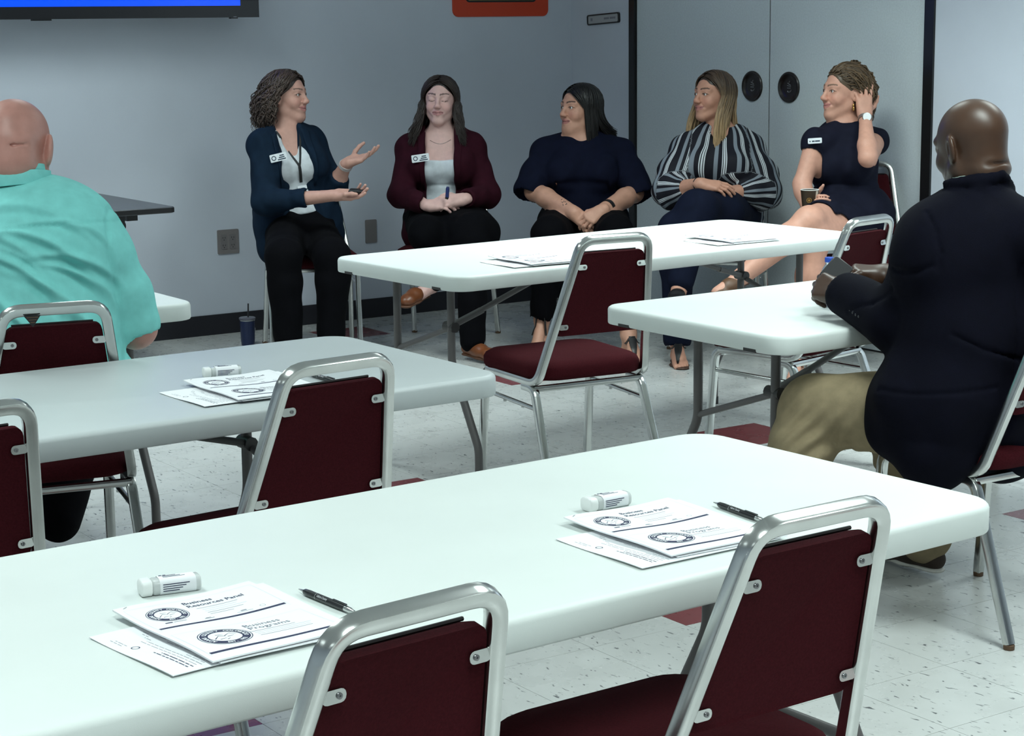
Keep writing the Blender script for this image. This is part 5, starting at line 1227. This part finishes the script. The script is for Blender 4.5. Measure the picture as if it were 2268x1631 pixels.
    # paper cup in her right hand
    c = at(1793, 440, s0-.20); cu = empty('paper_cup', c-UPW*.055); Mc = None
    MB().lathe([(.028, 0), (.029, .002), (.0395, .092), (.0395, .093), (.0375, .093), (.028, .006)], 32).build('cup_wall', mat('dark_brown_print', (.032, .018, .008), .45), cu, 40)
    rs = []
    for k in range(9):
        a = math.atan2(c[1]*-1, c[0]*-1)+math.radians(44)+k*.055; rs.append([(math.cos(a)*(.0293+.0103*t), math.sin(a)*(.0293+.0103*t), .002+.09*t) for t in (0.02, .25, .5, .75, .98)])
    MB().rings(rs, cap=False, closed=False).build('pale_band', mat('cup_cream', (.6, .55, .46), .5), cu)
    rim = MB(); rs = [[(math.cos(6.2832*i/32)*(.0392+.0018*math.cos(b)), math.sin(6.2832*i/32)*(.0392+.0018*math.cos(b)), .093+.0018*math.sin(b)) for b in (0, 1.57, 3.14, 4.71)] for i in range(33)]; rim.rings(rs, cap=False); rim.build('rim', mat('cup_white', (.75, .76, .74), .5), cu)
    a0 = math.atan2(-c[1], -c[0])-.05; lg = MB()
    for R0, R1 in ((.0085, .0110), (.0, .005)):
        N = 20; vs_ = []
        for rr in (max(R0, .0002), R1):
            for i in range(N):
                z = .050+rr*math.sin(6.2832*i/N); a = a0+rr*math.cos(6.2832*i/N)/.034; R = .0293+.0103*(z-.002)/.09+.0004; vs_.append((R*math.cos(a), R*math.sin(a), z))
        lg.add(vs_, [(i, (i+1) % N, N+(i+1) % N, N+i) for i in range(N)])
    lg.build('gold_emblem', mat('gold_print', (.45, .28, .08), .4, .5), cu)
    tag(cu, 'dark brown paper cup with gold emblem held by the woman in navy dress', 'cup')

# ---- man in dark blazer ----------------------------------------------------------
def man_blazer():
    s0 = 5.0
    J = PJ(s0, neck=(2160, 416, .0), chest=(2148, 590, .0), waist=(2140, 760, .0), pelvis=(2118, 900, .02), shL=(2056, 540, .04), shR=(2292, 530, -.10),
           elL=(1990, 712, .02), wrL=(1868, 652, .24), elR=(2230, 735, .10), wrR=(1962, 610, .40), hipL=(2030, 920, .06), hipR=(2150, 930, -.02),
           knL=(1808, 912, .17), anL=(1712, 1150, .12), knR=(1990, 940, .40), anR=(2052, 1195, .45))
    base = np.array([J['pelvis'][0], J['pelvis'][1], 0])
    F = Frame(at(2150, 325, s0), cdir(-.52, -.06, -.85), cdir(-.03, 1, .2), 1.02); FT = Frame(J['chest'], cdir(-.50, .12, -.84), J['neck']-J['waist'])
    S = SDF(); head(S, F, male=True, wide=1.06, jaw=1.15, ear=1.1); S.cone(F(0, -.030, -.035), J['neck']-UPW*.01, .064, .070, .03); F.ell(S, (0, -.066, -.070), (.052, .026, .022), .03)
    F.cone(S, (-.05, -.090, -.056), (.05, -.090, -.056), .0022, .0022, .012, 's'); F.cone(S, (-.045, -.094, -.090), (.045, -.094, -.090), .0020, .0020, .012, 's')
    torso(S, J, FT, .008, 0, w=1.2); arms(S, J, False); legs(S, J, (.10, .07, .06, .042))
    hand(S, J['wrL'], cdir(-.60, .28, -.70), cdir(-.50, .45, .62), 'L', ((.6, .8, .5), (.7, .9, .5), (.8, .9, .5), (.85, .9, .5)), 1.08, thumb=((.010, .036, -.016), (.0, .032, -.012), (-.004, .024, -.008)))
    hand(S, J['wrR'], cdir(-.93, .12, .25), cdir(.15, .92, .35), 'R', ((.35, .5, .3), (.5, .7, .4), (.6, .8, .4), (.6, .8, .4)), 1.08, thumb=((.004, .036, -.016), (-.004, .032, -.010), (-.006, .024, -.006)))
    sk = (.060, .028, .0155)
    body = finish_body(S, F, [J['wrL']+cdir(-.5, .5, -.3)*.08, J['wrR']+cdir(-1, 0, 0)*.08], lambda V: head_tint(F, V, sk, (.08, .03, .025), (.012, .008, .006), beard=(.045, .026, .018)), base=base, shiny=True, res=.010, hs=.12)
    set_base(body, base); tag(body, 'bald person seen from behind in dark navy blazer and khaki trousers, holding a phone', 'person')
    Z = SDF(); torso(Z, J, FT, .042, 0, w=1.27, k=.06); Z.ell(J['waist']+FT.d(0, -.02, -.02), FT.M, (.195, .150, .20), .05)
    Z.cone(J['pelvis']+FT.d(-.10, -.04, .0), J['pelvis']+FT.d(-.12, -.06, -.11), .14, .10, .06); Z.cone(J['pelvis']+FT.d(.08, -.06, .0), J['pelvis']+FT.d(.10, -.09, -.09), .14, .09, .06); Z.cone(J['pelvis']+FT.d(-.10, .0, -.02), J['pelvis']+FT.d(-.15, .05, -.08), .13, .07, .06)
    Z.ell(J['shL']+FT.d(.0, -.02, .0), FT.M, (.075, .075, .070), .03); Z.ell(J['shR']+FT.d(.0, -.02, .0), FT.M, (.075, .075, .070), .03)
    sleeve(Z, [J['shL'], J['elL'], lerp(J['elL'], J['wrL'], .93)], (.078, .074, .056)); sleeve(Z, [J['shR'], J['elR'], lerp(J['elR'], J['wrR'], .85)], (.082, .072, .056))
    Z.cone(J['neck']+FT.d(0, .015, .02), J['neck']+UPW*.10+FT.d(0, .02, 0), .077, .085, .01, 's')
    Z.cone(J['neck']+FT.d(-.05, -.062, -.005), J['neck']+FT.d(.05, -.062, -.005), .020, .020, .015)
    up = FT.d(0, 0, 1); rt = FT.d(1, 0, 0); fd = FT.d(0, 1, 0)
    Z.chain([J['neck']+FT.d(.090*math.sin(a), .004-.086*math.cos(a), .036-.034*abs(math.sin(a))) for a in np.linspace(-1.7, 1.7, 13)], [.013]*13, .012)
    for line, rr in (([(1968, 590), (1995, 603), (2030, 604), (2066, 588)], .004), ([(2052, 470), (2072, 510), (2082, 560), (2078, 600)], .003), ([(1880, 690), (1930, 672), (1975, 640)], .003), ([(2268, 800), (2180, 775), (2110, 742)], .003)):
        v_ = np.array([at(x, y, 4.6) for x, y in line]); dv = np.array([nrm(q-CAM) for q in v_]); hp_ = Z.hit(v_-dv*.2, dv, 1.0, 300); Z.chain(hp_, [rr]*len(hp_), .010, 's')
    def seam(V):
        q = FT.inv(V); return -.004*np.exp(-(q[:, 0]/.0035)**2)*(q[:, 1] < -.05)*(q[:, 2] < .12) - .004*np.exp(-((q[:, 2]+.28-.2*q[:, 0])/.006)**2)*(q[:, 0] < -.05)*(q[:, 1] < .0)
    DB = cloth_mat('dark_navy_blazer_cloth', (.0017, .0019, .0062), .9)
    bz = cloth('blazer', Z, .006, DB, body, base, 71, .0050, 26, nrm(J['shL']-J['elL']+fd*.2), extra=seam)
    # collar, shirt collar, cuff buttons
    col = [J['neck']+FT.d(.080*math.sin(a), .010-.076*math.cos(a), .040-.030*abs(math.sin(a))) for a in np.linspace(-1.45, 1.45, 21)]
    mb = MB(); mb.sweep([p-base for p in col], rrect(.004, .022, .0015, 2), upv=up); mb.build('shirt_collar', cloth_mat('pale_green_shirt', (.35, .45, .40), .8), body, 50)
    d = nrm(J['wrL']-J['elL'])
    for i in range(4):
        c = lerp(J['elL'], J['wrL'], .84)-d*(.014*i); h = Z.hit([c+cdir(-.2, -.35, 1)*.2], -cdir(-.2, -.35, 1))[0]+cdir(-.2, -.35, 1)*.001; MB().ball(h-base, .0055, 10, sc=(1, 1, 1)).build('cuff_button', mat('dark_button', (.012, .012, .014), .3), bz, 40)
    Tr = SDF(); Tr.ell(J['pelvis'], FT.M, (.19, .15, .12), .05); legs(Tr, J, (.118, .092, .082, .068))
    ku = nrm(J['knL']-J['hipL']); kd = nrm(J['anL']-J['knL'])
    def kneef(V):
        t = (V-J['knL']) @ kd; s = (V-J['knL']) @ ku; g = np.exp(-((t-.10)/.09)**2-((s+.03)/.10)**2); return .007*g*np.sin((t*.8-s)*150)
    cloth('trousers', Tr, .006, cloth_mat('khaki_twill', (.245, .195, .120), .85), body, base, 75, .0045, 34, ku, extra=kneef)
    WS = mat('white_rubber_sole', (.55, .54, .50), .6); DBR = mat('dark_brown_suede', (.028, .017, .011), .8)
    ff = nrm(FT.d(0, 1, 0)*np.array([1, 1, 0]))
    for q in 'RL': a = np.array([*J['an'+q][:2], .052]); shoe('shoe', a, a+ff*.19-UPW*.008, DBR, WS, body, base, w=.042)
    sk_ = SDF(); sk_.cone(J['anR']+UPW*.10, J['anR']-UPW*.02, .050, .046, .01); cloth('sock', sk_, .006, cloth_mat('dark_sock', (.02, .014, .011), .9), body, base, amp=0)
    # phone
    c = at(1852, 602, s0+.34); ph = empty('phone', c); ex = cdir(.62, -.50, .1); ez = nrm(cdir(-.15, .80, .60)); ez = nrm(ez-ex*(ez @ ex)); ey = np.cross(ez, ex)
    Mp = Matrix(((*ex, 0), (*ey, 0), (*ez, 0), (0, 0, 0, 1))).transposed().to_3x3().to_4x4(); b = MB(); o = rrect(.062, .098, .009, 4)
    b.rings([[Mp @ Vector((x*k, y*k, z)) for x, y in o] for z, k in ((-.0042, .97), (-.003, 1), (.003, 1), (.0042, .97))]); b.build('case', mat('phone_black', (.008, .008, .009), .3), ph, 40)
    b = MB(); o = rrect(.056, .090, .007, 4); b.rings([[Mp @ Vector((x, y, z)) for x, y in o] for z in (.0042, .0046)]); b.build('screen', mat('dark_glass', (.016, .016, .018), .5, spec=.15), ph)
    tag(ph, 'black phone held in both hands of the man in dark blazer', 'phone')

# ---- man in teal shirt -----------------------------------------------------------
def man_teal():
    s0 = 5.07
    J = PJ(s0, neck=(40, 425, .02), chest=(72, 560, .02), waist=(76, 730, .02), pelvis=(82, 868, .04), shL=(-128, 572, .06), shR=(222, 572, .02),
           elR=(300, 726, .06), wrR=(255, 712, .36), elL=(-210, 712, .16), wrL=(-120, 690, .42), hipR=(150, 884, .06), hipL=(15, 884, .08),
           knR=(175, 930, .48), anR=(128, 1150, .36), knL=(20, 930, .50), anL=(10, 1150, .40))
    base = np.array([J['pelvis'][0], J['pelvis'][1], 0])
    F = Frame(at(36, 330, s0), cdir(.10, -.08, -.99), cdir(0, 1, .22), 1.08); FT = Frame(J['chest'], cdir(.05, .15, -.98), J['neck']-J['waist'])
    S = SDF(); head(S, F, male=True, wide=1.07, jaw=1.15, ear=1.25); S.cone(F(0, -.030, -.03), J['neck']-UPW*.02, .072, .078, .03); F.ell(S, (0, -.074, .004), (.058, .030, .020), .03); F.ell(S, (0, -.060, -.045), (.062, .045, .045), .03)
    F.chain = None; S.chain([F(-.06, -.086, -.004), F(-.03, -.1015, -.010), F(.03, -.1015, -.010), F(.06, -.086, -.004)], (.0012, .002, .002, .0012), .007, 's')
    torso(S, J, FT, .004, 0, w=1.3); arms(S, J, False, .004); legs(S, J, (.105, .072, .062, .045))
    hand(S, J['wrR'], cdir(-.8, .1, -.5), cdir(.1, .9, .2), 'R', (.3, .4, .3), 1.08); hand(S, J['wrL'], cdir(.8, .1, -.5), cdir(.1, .9, .2), 'L', (.3, .4, .3), 1.08)
    sk = (.56, .265, .22)
    body = finish_body(S, F, [], lambda V: head_tint(F, V, sk, (.35, .13, .12), (.2, .1, .08)), base=base, shiny=True, res=.009)
    set_base(body, base); tag(body, 'bald person seen from behind in teal shirt, seated at table under television', 'person')
    Z = SDF(); torso(Z, J, FT, .045, 0, w=1.38, k=.06); Z.ell(J['waist'], FT.M, (.228, .170, .20), .06); Z.ell(J['pelvis'], FT.M, (.24, .185, .15), .06)
    Z.ell(J['shR']+FT.d(-.01, -.02, .0), FT.M, (.080, .080, .075), .04)
    for q in 'RL':
        o = FT.d(1 if q == 'R' else -1, 0, 0); sleeve(Z, [J['sh'+q], lerp(J['sh'+q], J['el'+q], .5)+o*.012, lerp(J['sh'+q], J['el'+q], .95)], (.074, .072, .068))
    Z.cone(J['neck']+FT.d(0, .015, .025), J['neck']+UPW*.12+FT.d(0, .02, 0), .082, .09, .01, 's'); Z.box(J['pelvis']-UPW*.30, FT.M, (.5, .5, .22), 0, .01, 's')
    fold_dir = nrm(FT.d(.75, 0, -.55)); axs = nrm(FT.d(.55, 0, .75))
    def wr(V):
        q = FT.inv(V); o = np.zeros(len(V)); r = np.random.RandomState(5)
        for x, z, ang, l, w, a in ((.10, .03, -.6, .12, .010, .010), (.05, -.05, -.8, .14, .011, .010), (.16, -.02, -.5, .08, .010, .010), (.12, -.12, -.9, .12, .011, .009), (-.02, .06, -.5, .12, .012, .007), (.00, -.15, -1.0, .12, .012, .008), (.19, -.10, -1.0, .08, .009, .009), (.07, .12, -.35, .11, .010, .005), (-.10, -.05, -1.0, .13, .012, .007), (.17, -.22, -1.2, .10, .011, .008), (.09, -.25, -1.2, .10, .012, .007), (.14, .07, -.45, .07, .007, .005), (.20, .04, -.8, .06, .007, .006), (.03, .0, -.7, .08, .006, .004), (.15, -.06, -.75, .06, .006, .005), (-.06, -.12, -1.1, .08, .007, .005), (.04, -.20, -1.1, .08, .007, .005)):
            dx, dz = q[:, 0]-x, q[:, 2]-z; c, s = math.cos(ang), math.sin(ang); u = dx*c+dz*s; v = -dx*s+dz*c+.25*(u*u)/l; o += 1.5*a*(np.exp(-(v/w)**2)-.55*np.exp(-((v+w*1.6)/w)**2))*np.exp(-(u/l)**2)
        o *= (q[:, 1] < .03); o -= .004*np.exp(-((q[:, 2]-.075+.3*q[:, 0]**2)/.0035)**2)*(q[:, 1] < 0)
        o -= .006*np.exp(-((np.abs(q[:, 0])-.225-.02*q[:, 2])/.005)**2)*(q[:, 2] < .12)*(q[:, 1] < .05)
        return o
    TS = cloth_mat('teal_shirt_cloth', (.25, .70, .67), .8, bump=.15, var=.06)
    sh = cloth('shirt', Z, .006, TS, body, base, 81, .0025, 30, fold_dir, extra=wr)
    up = FT.d(0, 0, 1)
    for rr, zz, hh in ((.092, .058, .036), (.100, .040, .038)):
        col = [J['neck']+FT.d(rr*math.sin(a), -.020-rr*math.cos(a), zz-.030*(1-math.cos(a))*.5) for a in np.linspace(-1.5, 1.5, 21)]; mb = MB(); mb.sweep([p-base for p in col], rrect(.005, hh, .002, 2), upv=up); mb.build('collar', TS, sh, 50)
    Tr = SDF(); Tr.ell(J['pelvis']-UPW*.02, FT.M, (.20, .16, .11), .05); legs(Tr, J, (.118, .092, .080, .064)); cloth('trousers', Tr, .008, BLK, body, base, 85, .004, 40)
    ff = nrm(FT.d(0, 1, 0)*np.array([1, 1, 0]))
    for q in 'RL': a = np.array([*J['an'+q][:2], .052]); shoe('shoe', a, a+ff*.19-UPW*.008, mat('dark_brown_suede', (.028, .017, .011), .8), M_BLACK, body, base, w=.042)
woman_blazer(); woman_burgundy(); woman_tshirt(); woman_stripes(); woman_dress(); man_blazer(); man_teal()
